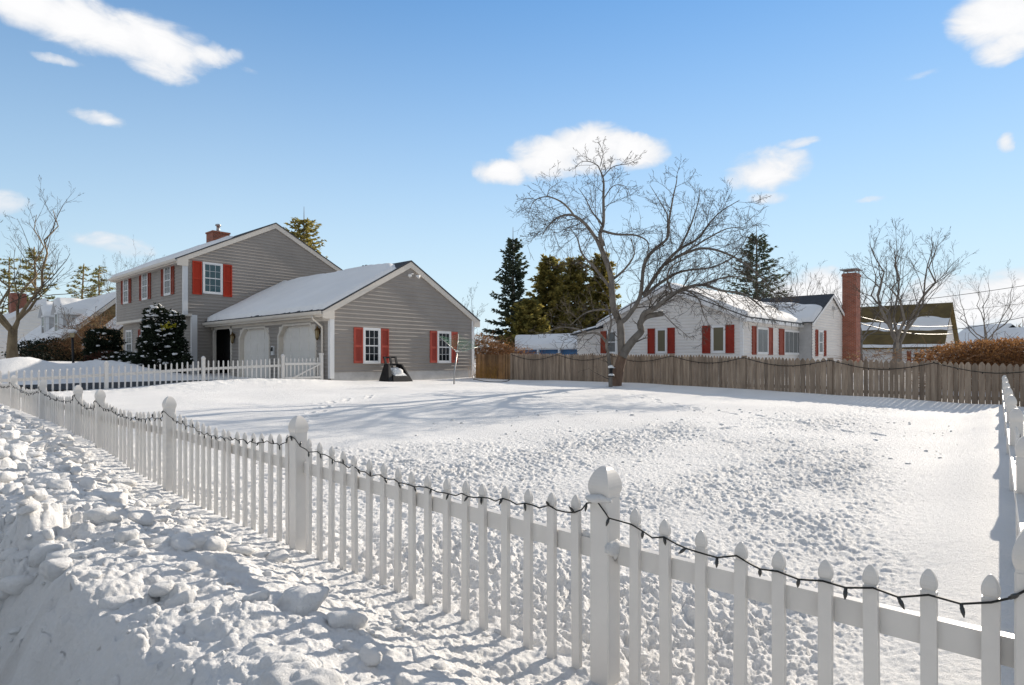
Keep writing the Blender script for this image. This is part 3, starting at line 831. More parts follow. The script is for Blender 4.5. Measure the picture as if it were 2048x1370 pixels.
# windows and shutters
wz = (1.50,2.66)
for u0,u1,sa,sb in ((12.47,13.07,(12.03,12.39),(13.16,13.51)),(15.93,16.53,(15.50,15.85),(16.62,16.96))):
    window(gh,pg,u0,u1,*wz,3,4)
    for s in (sa,sb): shutter(gh,pg,s[0],s[1],wz[0]-.05,wz[1]+.06,M_redsun)
window(gh,pm,10.80,11.53,4.62,5.90,3,4,M_glass_sky)
shutter(gh,pm,10.29,10.69,4.48,5.97,M_red,False); shutter(gh,pm,11.63,12.02,4.48,5.97,M_red,False)
for y in (31.0,34.2,37.3):
    window(gh,pf,y-.38,y+.38,4.60,5.84,2,4,M_curtain)
    for s in (-1,1): shutter(gh,pf,y+s*.66-.18,y+s*.66+.18,4.54,5.90,M_redbrown)
window(gh,pf1,34.1,35.9,1.75,3.1,3,2,M_curtain,mid=False)
for s in (33.75,36.25): shutter(gh,pf1,s-.2,s+.2,1.68,3.15,M_redbrown)
window(gh,pf1,37.6,38.5,1.75,3.1,2,4,M_curtain)
# chimney, vent pipes
mb = MB(); mb.box(MR-.45,MR+.45,35.55,36.5,7.6,8.72); mb.box(MR-.49,MR+.49,35.51,36.54,8.72,8.80); ch = mb.build('chimney',M_brick,gh)
mb = MB(); mb.lathe((MR,36.0,8.8),[(.17,0),(.17,.05),(.10,.09),(.09,.36),(.16,.38),(.15,.46),(.05,.50)],10); mb.build('flue',M_metal,ch)
mb = MB()
for dy in (0,.22): mb.lathe((GR+.05,21.9+dy,gtop-.05),[(.05,0),(.05,.16),(.06,.17),(.05,.2)],8)
mb.build('vent_pipe',M_black,gh)
# flood lamps under the garage peak
mb = MB(); mb.lathe((GR+.05,YG-.05,4.86),[(.05,0),(.05,.04)],10); fl = mb.build('flood_light',M_white,gh)
for s in (-1,1):
    mb = MB(); c = Vector((GR+.05+s*.16,YG-.10,4.83)); dd = Vector((s*.5,-.8,-.4)).normalized()
    mb.tube([c,c+dd*.05,c+dd*.15],[.03,.05,.075],None,10); mb.build('lamp_head',M_white,fl)
# carriage lanterns and the keypad box
def lantern(y, z):
    x = XG0-.11
    mb = MB(); mb.pbox(pd,y-.05,y+.05,.0,.025,z+.02,z+.22); mb.tube([(XG0-.02,y,z+.18),(XG0-.08,y,z+.26),(x,y,z+.24)],.012,.012,6)
    mb.lathe((x,y,z+.14),[(.11,0),(.10,.02),(.03,.10),(.02,.14),(.03,.15),(.005,.18)],6)
    mb.lathe((x,y,z-.16),[(.02,-.04),(.05,0),(.06,.02)],6)
    for k in range(6):
        q = k*math.pi/3; mb.tube([(x+.055*math.cos(q),y+.055*math.sin(q),z-.15),(x+.09*math.cos(q),y+.09*math.sin(q),z+.15)],.007,.007,4)
    l = mb.build('wall_lantern',M_brass,gh)
    mb = MB(); mb.lathe((x,y,z-.14),[(.05,0),(.085,.28)],6); mb.build('lantern_glass',M_lglass,l)
lantern(19.55,2.45); lantern(26.55,2.45)
mb = MB(); mb.pbox(pd,22.9,23.1,.01,.07,1.75,2.1); mb.pbox(pd,22.93,23.07,.07,.085,1.9,2.06,1); mb.pbox(pd,23.14,23.2,.01,.04,1.9,2.0,1); mb.build('keypad',[M_white,M_black],gh)
# snow on the roofs
def th_g(u, v):
    e = min(edge_round(u,.012),edge_round(1-u,.006),edge_round(v,.05))
    n = pn(u*9,v*4,2)*.05+pn(u*30,v*14,5)*.014
    t = .13*e*(1+.0*v)+n*e*.6
    bare = max(0,v-(.99-.17*max(0,.20-u)/.20-.10*pn(u*7,1.3,8)))*3.0
    eave = max(0,.035+.03*pn(u*40,.7,9)+.03*pn(u*12,2.7,9)-v)*4.5*(1 if u > .0 else 0)
    return max(-.03,t-.012-bare-(eave if v > .012 else 0))
mb = MB(); snow_sheet(mb,(ge0[0],YG-ov,ge0[1]),(ge0[0],YM-.03,ge0[1]),(GR,YM-.03,gtop),(GR,YG-ov,gtop),th_g,110,44); mb.build('roof_snow',M_rsnow,gh)
def th_m(u, v):
    e = min(edge_round(u,.02),edge_round(v,.05))
    n = pn(u*6,v*3,12)*.06
    lim = .45+.35*min(1,u*3)+.12*pn(u*9,3.3,14)
    return max(-.03,(.12*e+n*e)-.01-max(0,v-lim)*2)
mb = MB(); snow_sheet(mb,(me0[0],YM-ov,me0[1]),(me0[0],YM1,me0[1]),(MR,YM1,mtop),(MR,YM-ov,mtop),th_m,80,30); mb.build('roof_snow',M_rsnow,gh)

# gables skewed and widened so the sun rakes the siding, fence shadow staying narrow
def skew_tree(o, k, sc, x0):
    r0 = root_loc(o)
    for c in o.children:
        if c.data is not None:
            for v in c.data.vertices:
                dx = v.co.x+r0.x-x0
                v.co.y += k*dx; v.co.x = x0+dx*(sc if dx > 0 else 1)-r0.x
        skew_tree(c,k,sc,x0)
skew_tree(gh,.055,1.04,XG0)

# ------------------------------------------------------------------ the white house beyond the board fence
wh = thing('white_house',(31,14,.8),'white clapboard house with red shutters, snowy roof and brick chimney behind the board fence','house')
WX, WY0, WY1, WR = 27.6, 11.4, 19.0, 15.2
pw, pw2, pw3 = pl_x(WX), pl_y(WY0), pl_y(10.7)
WE, WP = 3.55, 5.15
mb = MB(); lap(mb,pw,[(WY0,.6),(WY1,.6),(WY1,WE),(WR,WP),(WY0,WE)],.15,.024); mb.build('wall',M_wsiding,wh)
mb = MB(); lap(mb,pw2,[(WX,.6),(35,.6),(35,WE),(WX,WE)],.15,.024); mb.build('wall',M_wsiding,wh)
mb = MB(); lap(mb,pw3,[(35,.6),(42,.6),(42,3.6),(38.4,5.25),(35,3.6)],.15,.024); mb.build('wall',M_wsiding,wh)
mb = MB(); lap(mb,pl_x(28.2),[(WY1,.6),(21.2,.6),(21.2,3.1),(WY1,3.35)],.15,.024); mb.build('wall',M_wsiding,wh)
mb = MB(); mb.box(WX+.02,35.1,WY0+.02,WY1-.02,.4,WE-.05); mb.hexa([(WX+.02,WY0+.02,WE-.06),(WX+.02,WY1-.02,WE-.06),(WX+.02,WR,WP-.06)],[(35,WY0+.02,WE-.06),(35,WY1-.02,WE-.06),(35,WR,WP-.06)])
mb.box(35.02,41.98,10.72,20,.4,3.55); mb.hexa([(35.02,10.72,3.55),(41.98,10.72,3.55),(38.4,10.72,5.18)],[(35.02,20,3.55),(41.98,20,3.55),(38.4,20,5.18)])
mb.box(28.22,35,19,21.18,.4,3.0)
mb.build('inner_wall',M_conc,wh)
# roof: ridge along x over the main block, ridge along y over the wing
def roofx(parent, yr, y0, y1, zr, ze, x0, x1, eo, matl):
    t = .1; s0 = (zr-ze)/(yr-y0); s1 = (zr-ze)/(y1-yr)
    a0 = (y0-eo,ze-s0*eo+t); a1 = (y1+eo,ze-s1*eo+t); top = zr+t
    mb = MB(); slope_slab(mb,(x0,a0[0],a0[1]),(x1,a0[0],a0[1]),(x1,yr,top),(x0,yr,top),.05); slope_slab(mb,(x0,a1[0],a1[1]),(x1,a1[0],a1[1]),(x1,yr,top),(x0,yr,top),.05)
    return mb.build('roof',matl,parent), a0, a1, top
r1, a0, a1, wtop = roofx(wh,WR,WY0,WY1,WP,WE,WX-.25,38.4,.3,M_roof)
r2, b0, b1, btop = roof(wh,38.4,35,42,5.25,3.6,10.55,19,.25,M_roof)
mb = MB(); slope_slab(mb,(27.9,21.5,3.0),(35,21.5,3.0),(35,19,3.5),(27.9,19,3.5),.06); mb.build('roof',M_roof,wh)
mb = MB()
for e in (a0,a1):
    b = [(e[0],e[1]-.055),(WR,wtop-.055),(WR,wtop-.24),(e[0],e[1]-.24)]; mb.hexa([(WX-.25,u,z) for u,z in b],[(WX-.21,u,z) for u,z in b])
for e in (b0,b1):
    b = [(e[0],e[1]-.055),(38.4,btop-.055),(38.4,btop-.20),(e[0],e[1]-.20)]; mb.hexa([(u,10.55,z) for u,z in b],[(u,10.59,z) for u,z in b])
mb.box(WX-.22,35,a0[0]+.005,a0[0]+.05,a0[1]-.22,a0[1]-.06); mb.box(WX-.22,35,a0[0]+.05,WY0-.02,a0[1]-.22,a0[1]-.19)
mb.build('rake_board',M_white,wh)
mb = MB(); mb.box(WX-.022,WX+.1,WY0-.022,WY0,.6,WE-.1); mb.box(WX-.022,WX,WY0,WY0+.12,.6,WE-.1); mb.build('corner_board',M_white,wh)
def th_w(u, v):
    e = min(edge_round(u,.02),edge_round(v,.06)); lim = 1.2 if u < .55 else 1.2-(u-.55)*1.05
    return max(-.03,.20*e+pn(u*8,v*4,31)*.08*e+pn(u*25,v*9,33)*.03*e-.012-max(0,v-lim+.1*pn(u*6,.5,32))*1.5)
mb = MB(); snow_sheet(mb,(WX-.25,a0[0],a0[1]),(36.4,a0[0],a0[1]),(38.4,WR,wtop),(WX-.25,WR,wtop),th_w,80,36); mb.build('roof_snow',M_rsnow,wh)
def th_wing(u, v):
    e = min(edge_round(u,.05),edge_round(v,.06)); return max(-.03,.20*e-.012-max(0,v-.42-.5*min(1,u*1.6)*.5-.12*pn(u*7,.4,37))*1.3)
mb = MB(); snow_sheet(mb,(b0[0],10.55,b0[1]),(b0[0],16.5,b0[1]),(38.4,16.5,btop),(38.4,10.55,btop),th_wing,50,30); mb.build('roof_snow',M_rsnow,wh)
def th_w2(u, v):
    e = min(edge_round(u,.03),edge_round(1-u,.03),edge_round(v,.06)); return max(-.02,.14*e+pn(u*8,v*4,35)*.05*e-.01)
mb = MB(); snow_sheet(mb,(WX-.25,a1[0],a1[1]),(35,a1[0],a1[1]),(35,WR,wtop),(WX-.25,WR,wtop),th_w2,40,20)
snow_sheet(mb,(27.9,21.5,3.0),(35,21.5,3.0),(35,19,3.5),(27.9,19,3.5),th_w2,40,16); mb.build('roof_snow',M_rsnow,wh)
# icicles under the eave
rd = random.Random(4)
for k in range(70):
    x = rd.uniform(WX,35); l = .05+.35*rd.random()**3; mb = MB(); mb.tube([(x,a0[0]-.01,a0[1]-.02),(x,a0[0]-.01,a0[1]-.04-l)],.016,.002,5); mb.build('icicle',M_curtain,wh)
# windows
def ywin(pxl, pxr):  # helper returns y on the west wall for two picture columns
    f_ = lambda px: (CA*WX-SA*WX*((px-1024)/F))/(SA+CA*((px-1024)/F))
    return f_(pxr), f_(pxl)
for (sl0,sl1,w0,w1,sr0,sr1),gm,(z0,z1) in (((1296,1310,1313,1334,1336,1350),M_blind,(1.95,3.06)),((1405,1421,1424,1451,1452,1469),M_blind,(1.95,3.10))):
    y0,y1 = ywin(w0,w1); window(wh,pw,y0+.06,y1-.06,z0,z1,1,1,gm,.07,False)
    for s in ((sl0,sl1),(sr0,sr1)): y0,y1 = ywin(*s); shutter(wh,pw,y0,y1,z0-.08,z1+.08,M_deepred,False)
y0,y1 = ywin(1216,1232); window(wh,pw,y0,y1,1.95,3.05,1,2,M_curtain); y0,y1 = ywin(1202,1215); shutter(wh,pw,y0,y1,1.9,3.1,M_redbrown,False)
def xon(px, Y): r = (px-1024)/F; return (SA*Y+CA*Y*r)/(CA-SA*r)
for i,(sl,w,sr,cols,gm) in enumerate((((1503,1511),(1514,1534),(1535,1544),2,M_curtain),((1557,1567),(1568,1602),(1603,1610),4,M_curtain))):
    window(wh,pw2,xon(w[0],WY0),xon(w[1],WY0),1.9,3.05,cols,1,gm,.07,False)
    for s in (sl,sr): shutter(wh,pw2,xon(s[0],WY0),xon(s[1],WY0),1.8,3.15,M_redbrown,False)
window(wh,pw3,xon(1637,10.7),xon(1644,10.7),1.95,3.1,1,2,M_curtain,.09)
for s in ((1630,1634.5),(1647,1651)): shutter(wh,pw3,xon(s[0],10.7),xon(s[1],10.7),1.75,3.2,M_redbrown,False)
mb = MB(); mb.pbox(pw3,38.6,39.0,.02,.16,4.45,4.6); mb.tube([(38.5,10.6,4.5),(38.5,10.62,3.9)],.012,.012,4); mb.build('service_box',M_conc,wh)
mb = MB(); mb.box(40.55,41.55,9.95,10.69,.5,6.55); mb.box(40.5,41.6,9.9,10.72,6.55,6.68); mb.box(40.55,41.55,9.95,10.69,6.68,6.74)
mb.hexa([(40.45,9.7,.3),(41.75,9.7,.3),(41.75,10.69,.3),(40.45,10.69,.3)],[(40.45,9.7,2.2),(41.75,9.7,2.2),(41.75,10.69,2.2),(40.45,10.69,2.2)]) if False else None
ch = mb.build('chimney',M_brick,wh)
mb = MB()
for dx,dy in ((40.65,10.0),(41.45,10.0),(41.45,10.62),(40.65,10.62)): mb.box(dx-.03,dx+.03,dy-.03,dy+.03,6.74,6.93)
mb.box(40.4,41.7,9.85,10.8,6.93,6.98); mb.build('chimney_cap',M_metal,ch)

# ------------------------------------------------------------------ vegetation helpers
def bend(p, d, L, n, rd, wob=.25, up=.0, curl=None):
    """a wandering path"""
    pts = [Vector(p)]; d = Vector(d).normalized(); c = curl or Vector((0,0,0))
    for k in range(n):
        d = (d+Vector((rd.gauss(0,wob),rd.gauss(0,wob),rd.gauss(0,wob)))*.5+Vector((0,0,up))+c).normalized()
        pts.append(pts[-1]+d*(L/n))
    return pts
def perp_dir(t, rd, spread):
    a = Vector((rd.gauss(0,1),rd.gauss(0,1),rd.gauss(0,1))); a -= t*a.dot(t); a.normalize()
    return (t*math.cos(spread)+a*math.sin(spread)).normalized()
def twigs(mb, path, r, rd, n, L, level, spread=(.6,1.2), up=.05, wob=.3, start=.15, nmax=99):
    k = len(path)
    for i in range(n):
        u = start+(1-start)*(i+rd.random())/n; q = u*(k-1); j = min(int(q),k-2); f = q-j
        p = path[j].lerp(path[j+1],f); t = (path[j+1]-path[j]).normalized()
        l = L*rd.uniform(.5,1.25)*(1.15-.55*u); rr = max(.0048,r*(1-.65*u)*.52)
        ns = 5 if level > 1 else (4 if level == 1 else 3)
        pts = bend(p,perp_dir(t,rd,rd.uniform(*spread)),l,ns,rd,wob,up)
        mb.tube(pts,rr,max(.0036,rr*.3),4 if rr > .01 else 3,cap=False)
        if level > 0: twigs(mb,pts,rr,rd,max(3,int(n*.45)),l*.55,level-1,spread,up,wob,.2)
def bare_tree(name, base, H, spread_r, label, seed, trunk_r=.22, fork=.3, nl=6, level=2, nt=9, mt=None, mtw=None, group=None, lean=(0,0), cat='tree', up=.10, tw=1.0):
    rd = random.Random(seed); root = thing(name,base,label,cat,group)
    base = Vector(base); mt = mt or M_bark; mtw = mtw or M_twig
    tb = MB(); fk = base+Vector((lean[0],lean[1],H*fork))
    tp = [base-Vector((0,0,.4)),base+Vector((0,0,.05)),base.lerp(fk,.5)+Vector((rd.gauss(0,.05),rd.gauss(0,.05),0)),fk]
    tb.tube(tp,[trunk_r*1.5,trunk_r*1.25,trunk_r*.95,trunk_r*.85],None,12)
    tb.build('trunk',mt,root)
    cr = MB(); lb = MB()
    for i in range(nl):
        az = 2*math.pi*(i+rd.uniform(-.3,.3))/nl; out = spread_r*rd.uniform(.45,1.0); hh = H*(1-fork)*rd.uniform(.65,1.0)
        if i == 0: out *= .25; hh = H*(1-fork)
        tgt = fk+Vector((math.cos(az)*out,math.sin(az)*out,hh))
        st_ = fk-Vector((0,0,rd.uniform(0,H*fork*.25)))
        pts = []
        for k in range(9):
            u = k/8; p = st_.lerp(tgt,u); p += Vector((math.cos(az),math.sin(az),0))*(out*.22*math.sin(math.pi*u)); p += Vector((rd.gauss(0,1),rd.gauss(0,1),rd.gauss(0,.6)))*(.05*H*u*(1-u)*2)
            pts.append(p)
        r0 = trunk_r*rd.uniform(.30,.46)
        lb.tube(pts,r0,max(.012,r0*.16),8,cap=False)
        twigs(cr,pts,r0*.8,rd,nt,H*.36*tw,level+1,(.35,.85),up*.7,.26,.15)
    lb.build('limb',mt,root); cr.build('twigs',mtw,root)
    return root
def tri_spray(mb, p, d, L, w, rd, n=3, m=0, flat=.3):
    """a few long needle blades leaving p"""
    vs = []; fs = []
    for k in range(n):
        q = (d+Vector((rd.gauss(0,.45),rd.gauss(0,.45),rd.gauss(0,flat)))).normalized()
        s = q.cross(Vector((rd.gauss(0,1),rd.gauss(0,1),rd.gauss(0,1)))).normalized()*w*.5
        l = L*rd.uniform(.6,1.2); o = len(vs)
        vs += [p-s*.4,p+q*l*.5-s,p+q*l,p+q*l*.5+s]; fs.append((o,o+1,o+2,o+3))
    mb.add(vs,fs,m)
def conifer(name, base, H, rad, label, seed, mt_leaf, nb=150, droop=.25, start=.08, dens=10, shape=.85, L=.42, w=.12, group=None, mat_snow=None, irregular=.25, tip=.9, cat='tree'):
    rd = random.Random(seed); root = thing(name,base,label,cat,group); base = Vector(base)
    tb = MB(); tb.tube([base-Vector((0,0,.5)),base+Vector((0,0,H*.5)),base+Vector((0,0,H*.985))],[H*.017,H*.011,.015],None,8); tb.build('trunk',M_bark,root)
    cr = MB(); bm_ = MB()
    for i in range(nb):
        u = start+(tip-start)*(i+rd.random())/nb; u = min(.985,u)
        z = H*u; r = rad*((1-u)/(1-start))**shape*rd.uniform(1-irregular*1.6,1+irregular)
        r = max(r,.18); az = i*2.399+rd.gauss(0,.3)
        dr = Vector((math.cos(az),math.sin(az),-droop*(1-u)+.35*u)).normalized()
        p0 = base+Vector((0,0,z)); pts = []
        for k in range(5):
            t = k/4; pts.append(p0+dr*(r*t)+Vector((0,0,-droop*r*.35*t*(1-t)*2+.10*r*t*t)))
        bm_.tube(pts,.008+.01*r,.005,3,cap=False)
        nk = max(4,int(dens*r/rad*1.4+4))
        for k in range(nk):
            t = .18+.82*(k+rd.random())/nk; q = t*4; j = min(int(q),3); p = pts[j].lerp(pts[j+1],q-j)
            side = Vector((-dr.y,dr.x,0))*rd.choice((-1,1))
            dd = (dr*.7+side*rd.uniform(.2,1.0)+Vector((0,0,rd.uniform(-.35,.15)))).normalized()
            tri_spray(cr,p,dd,L*(1.15-.4*t)*(.6+.4*min(1,r)),w,rd,4)
    bm_.build('branches',M_twig,root); cr.build('needles',mt_leaf,root)
    return root
def pine(name, base, H, rad, label, seed, group=None, mt=None, low=.3, nb=26):
    rd = random.Random(seed); root = thing(name,base,label,'tree',group); base = Vector(base)
    tb = MB(); tp = bend(base-Vector((0,0,.3)),(0,0,1),H*.97,7,rd,.05,.1); tb.tube(tp,H*.018,H*.004,8); tb.build('trunk',M_bark2,root)
    cr = MB(); bm_ = MB()
    for i in range(nb):
        u = low+(1-low)*(i+rd.random())/nb
        q = u*7*.97; j = min(int(q),6); p0 = tp[j].lerp(tp[j+1],min(1,q-j))
        r = rad*(1-.8*max(0,(u-low)/(1-low))**1.6)*rd.uniform(.45,1.15); az = i*2.4+rd.gauss(0,.5)
        pts = bend(p0,(math.cos(az),math.sin(az),.10),r,5,rd,.12,.04)
        bm_.tube(pts,.05,.012,4,cap=False)
        for k in range(int(9*r/rad)+4):
            t = rd.uniform(.35,1.0); qq = t*5; jj = min(int(qq),4); p = pts[jj].lerp(pts[jj+1],qq-jj)
            p = p+Vector((rd.gauss(0,.28),rd.gauss(0,.28),rd.gauss(.06,.05)))
            for a in range(4):
                dd = Vector((rd.gauss(0,1),rd.gauss(0,1),rd.gauss(.25,.25))).normalized()
                tri_spray(cr,p,dd,.36,.085,rd,3)
    bm_.build('branches',M_bark2,root); cr.build('needles',mt or M_pine,root)
    return root
def leaf_cloud(mb, blobs, n, L, w, rd, shell=.5, m=0):
    tot = sum(b[1][0]*b[1][1]+b[1][1]*b[1][2]+b[1][0]*b[1][2] for b in blobs)
    for c,r in blobs:
        k = int(n*(r[0]*r[1]+r[1]*r[2]+r[0]*r[2])/tot)
        for i in range(k):
            d = Vector((rd.gauss(0,1),rd.gauss(0,1),rd.gauss(0,1))).normalized(); q = shell+(1-shell)*rd.random()**.5
            wob = 1+.12*math.sin(d.x*7+c[0])*math.sin(d.y*6+c[1])+.10*math.sin(d.z*9+c[2])
            p = Vector((c[0]+d.x*r[0]*q*wob,c[1]+d.y*r[1]*q*wob,c[2]+d.z*r[2]*q*wob))
            tri_spray(mb,p,(d+Vector((0,0,.15))).normalized(),L,w,rd,2,m,.5)
def shrub(name, blobs, label, seed, leaf, n=5000, L=.12, w=.05, snow=0, base=None, cat='shrub', group=None, extra=None, core=True, snowdir=Vector((-.3,-.6,.7))):
    rd = random.Random(seed); c0 = blobs[0][0]
    root = thing(name,base or (c0[0],c0[1],gz(c0[0],c0[1])),label,cat,group)
    st_ = MB()
    b0 = root_loc(root)
    for k in range(9):
        c,r = rd.choice(blobs); st_.tube([(b0.x+rd.gauss(0,.12),b0.y+rd.gauss(0,.12),b0.z-.2),(c[0]+rd.gauss(0,r[0]*.3),c[1]+rd.gauss(0,r[1]*.3),c[2])],.03,.01,5)
    st_.build('stems',M_twig,root)
    cr = MB(); leaf_cloud(cr,blobs,n,L,w,rd); cr.build('foliage',leaf,root)
    if snow:
        sn = MB()
        for k in range(snow):
            c,r = rd.choice(blobs); d = Vector((rd.gauss(0,1),rd.gauss(0,1),rd.gauss(0,1)))
            d = (d.normalized()+snowdir*.9).normalized()
            p = Vector(c)+Vector((d.x*r[0],d.y*r[1],d.z*r[2]))*rd.uniform(.96,1.05); s = .025+.075*rd.random()**2
            sn.lump(p,(s*rd.uniform(.8,1.7),s*rd.uniform(.8,1.7),s*.5),k,0,8,5,.4)
        o = sn.build('snow_dusting',M_snow,root); o['kind'] = 'stuff'
    return root

# ------------------------------------------------------------------ the old apple tree in the yard
def apple_tree():
    D0 = 19.4; base = P(1240,775,D0); base.z = gz(base.x,base.y)
    root = thing('apple_tree',base,'old bare apple tree with crooked spreading limbs in front of the board fence','tree')
    rd = random.Random(21)
    c4 = lambda x,y: (940+x/2.586,260+y/2.586)
    def path(pts, d0, d1, jit=.0):
        out = []; n_ = len(pts)
        for i,(x,y) in enumerate(pts):
            px,py = c4(x,y); u = i/(n_-1); out.append(P(px,py,D0+d0+(d1-d0)*u+rd.gauss(0,jit)))
        # smooth
        res = []
        for i in range(n_-1):
            a = out[max(0,i-1)]; b = out[i]; c = out[i+1]; d = out[min(n_-1,i+2)]
            for k in range(4):
                t = k/4; res.append(.5*((2*b)+(c-a)*t+(2*a-5*b+4*c-d)*t*t+(3*b-a-3*c+d)*t**3))
        res.append(out[-1]); return res
    T = MB()
    T.tube(path([(752,1352),(755,1315),(768,1240),(792,1155)],0,0),[.27,.24,.215,.195,.185,.18,.175,.17,.165,.16,.155,.15,.145],None,12)
    T.build('trunk',M_barkr,root)
    # second slim stem
    limbs = [
     # (points, depth start, depth end, r0, r1, twig count, twig len)
     ([(785,1190),(782,1100),(775,1000),(745,930),(735,850),(728,750),(690,640),(660,570)],0,-.3,.135,.075,10,1.0),
     ([(788,1175),(812,1130),(850,1080),(885,1040),(880,1000),(915,965),(1000,950)],0,-.2,.15,.08,5,.6),
     ([(880,1010),(900,950),(960,920),(1050,850),(1110,820),(1200,800),(1300,830),(1420,850),(1525,930)],-.1,-1.3,.095,.02,24,1.25),
     ([(728,1345),(724,1260),(715,1160),(706,1110),(722,1040),(730,980),(705,900)],-.3,-.5,.07,.02,8,.7),
     ([(775,1000),(820,960),(880,860),(900,700),(950,620),(1020,560),(1030,470),(1050,350),(1066,280),(1072,235)],0,.7,.085,.010,16,.9),
     ([(1020,560),(1022,450),(1000,400),(965,340),(930,285)],.6,1.0,.03,.006,7,.6),
     ([(900,850),(930,800),(1000,700),(1080,620),(1180,560),(1240,480),(1300,420),(1395,362)],.2,.9,.075,.010,20,1.1),
     ([(1000,700),(1100,640),(1230,560),(1330,510),(1410,505)],.4,-.6,.045,.008,14,1.0),
     ([(1080,620),(1130,520),(1160,440),(1183,360),(1188,300)],.6,1.5,.04,.007,12,.85),
     ([(900,860),(1000,780),(1100,730),(1250,710),(1370,650),(1440,540)],.1,1.6,.06,.010,18,1.1),
     ([(690,600),(672,540),(690,480),(690,350),(690,255),(662,185)],-.3,-.4,.075,.018,13,.95),
     ([(662,185),(625,165),(575,165),(535,205)],-.4,-.7,.018,.005,8,.5),
     ([(690,240),(740,190),(810,175),(872,152)],-.4,-.1,.02,.005,9,.5),
     ([(672,190),(688,125),(678,90),(660,62)],-.4,-.4,.014,.005,7,.45),
     ([(660,575),(600,490),(530,440),(460,450),(410,490),(375,545)],-.3,-1.2,.06,.010,18,1.1),
     ([(540,445),(500,395),(450,360),(390,345),(330,370),(300,440)],-.6,-.9,.035,.007,12,.9),
     ([(400,345),(410,310),(452,275)],-.7,-.8,.016,.005,5,.5),
     ([(345,362),(300,352),(235,372)],-.8,-.9,.012,.004,5,.4),
     ([(735,830),(650,720),(580,640),(555,560),(520,510)],-.2,.9,.055,.009,16,1.0),
     ([(680,520),(760,540),(860,545),(925,590),(900,690)],-.3,-.9,.045,.012,14,.95),
     ([(690,500),(630,420),(595,350),(560,300)],-.3,.5,.03,.007,10,.8),
     ([(690,360),(740,290),(800,290),(830,340)],-.4,.1,.02,.005,9,.7),
     ([(715,1110),(660,1050),(600,1052),(560,1030),(460,1020),(380,1060)],-.4,-1.0,.045,.009,12,.9),
     ([(745,930),(660,930),(590,950),(520,1010)],0,.6,.04,.009,13,.9),
     ([(730,780),(800,720),(850,640),(830,560)],0,-1.2,.045,.009,12,.9),
     ([(1110,825),(1180,870),(1210,960),(1240,1010)],-.6,-1.2,.03,.006,12,.8),
     ([(1000,950),(1060,1010),(1150,1085)],-.2,-.6,.018,.006,6,.4),
     ([(1200,800),(1330,760),(1450,770),(1560,830)],-.7,.4,.035,.007,15,1.0),
     ([(1050,850),(1020,760),(1060,690),(1150,660)],-.2,-1.4,.04,.008,12,.9),
     ([(960,920),(1000,860),(1120,830),(1250,880),(1360,960)],-.2,.6,.04,.007,14,.9),
     ([(1060,660),(1200,612),(1330,640),(1440,705),(1540,800),(1610,905)],.2,-.8,.05,.009,20,1.15),
    ]
    L = MB(); W = MB()
    for pts,d0,d1,r0,r1,n_,tl in limbs:
        p = path(pts,d0,d1,.05)
        L.tube(p,r0*.95,r1,8,cap=True)
        twigs(W,p,max(r0*.5,.018),rd,int(n_*1.02),tl*1.2,2,(.4,1.05),.02,.34,.10)
    L.build('limb',M_bark,root); W.build('twigs',M_twig,root)
    for k,(x,y,r) in enumerate(((905,962,.05),(950,945,.06),(985,940,.05),(740,905,.05),(742,1235,.03))):
        px,py = c4(x,y); sn = MB(); sn.lump(P(px,py-2,D0-.12),(r*2.2,r*1.5,r*.5),k,0,8,5,.3); sn.build('snow_patch',M_snow,root)
    return D0
apple_tree()
# feeder hanging in the tree
fp = P(1222,744,18.9)
fd = thing('bird_feeder',(fp.x,fp.y,fp.z-.25),'small dark bird feeder capped with snow hanging beside the apple trunk','bird feeder')
mb = MB(); mb.tube([(fp.x,fp.y,fp.z+.75),(fp.x,fp.y,fp.z+.14)],.006,.006,4); mb.build('hanger',M_black,fd)
mb = MB(); mb.lathe(fp,[(.10,-.14),(.12,-.12),(.055,-.10),(.05,.08),(.10,.09),(.06,.13),(.01,.15)],12); mb.build('feeder_body',M_black,fd)
mb = MB(); mb.lump((fp.x,fp.y,fp.z+.15),(.085,.085,.06),3,0,10,6,.2); mb.build('snow_patch',M_snow,fd); mb = MB(); mb.lump((fp.x-.03,fp.y-.03,fp.z-.09),(.09,.09,.04),4,0,10,6,.2); mb.build('snow_patch',M_snow,fd)

# ------------------------------------------------------------------ yard things
# rotary clothes line
c = P(908,766,20.4); bz = gz(c.x,c.y); tp = P(914,704,20.4)
cl = thing('clothes_line',(c.x,c.y,bz),'folded rotary clothes dryer with green lines standing in the snow by the garage','clothes line')
mb = MB(); mb.tube([(c.x,c.y,bz-.1),(c.x,c.y,bz+.3),tuple(tp)],.028,.024,8); mb.build('pole',M_metal,cl)
ends = [P(877,672,20.0),P(946,679,20.2),P(957,694,20.9),P(917,668,21.0)]
mb = MB()
for e in ends: mb.tube([tp,e],.014,.010,6)
mb.build('arm',M_metal,cl)
mb = MB()
for i in range(4):
    a,b = ends[i],ends[(i+1)%4]
    for k in range(1,8):
        u = .2+.8*k/7; p_,q_ = tp.lerp(a,u),tp.lerp(b,u); md = (p_+q_)/2-Vector((0,0,.10)); mb.tube([p_,md,q_],.004,.004,3,cap=False)
mb.build('line',M_green,cl)
mb = MB(); mb.lump(tp+Vector((0,0,.03)),(.06,.06,.03),1,0,8,5); mb.build('snow_patch',M_snow,cl)
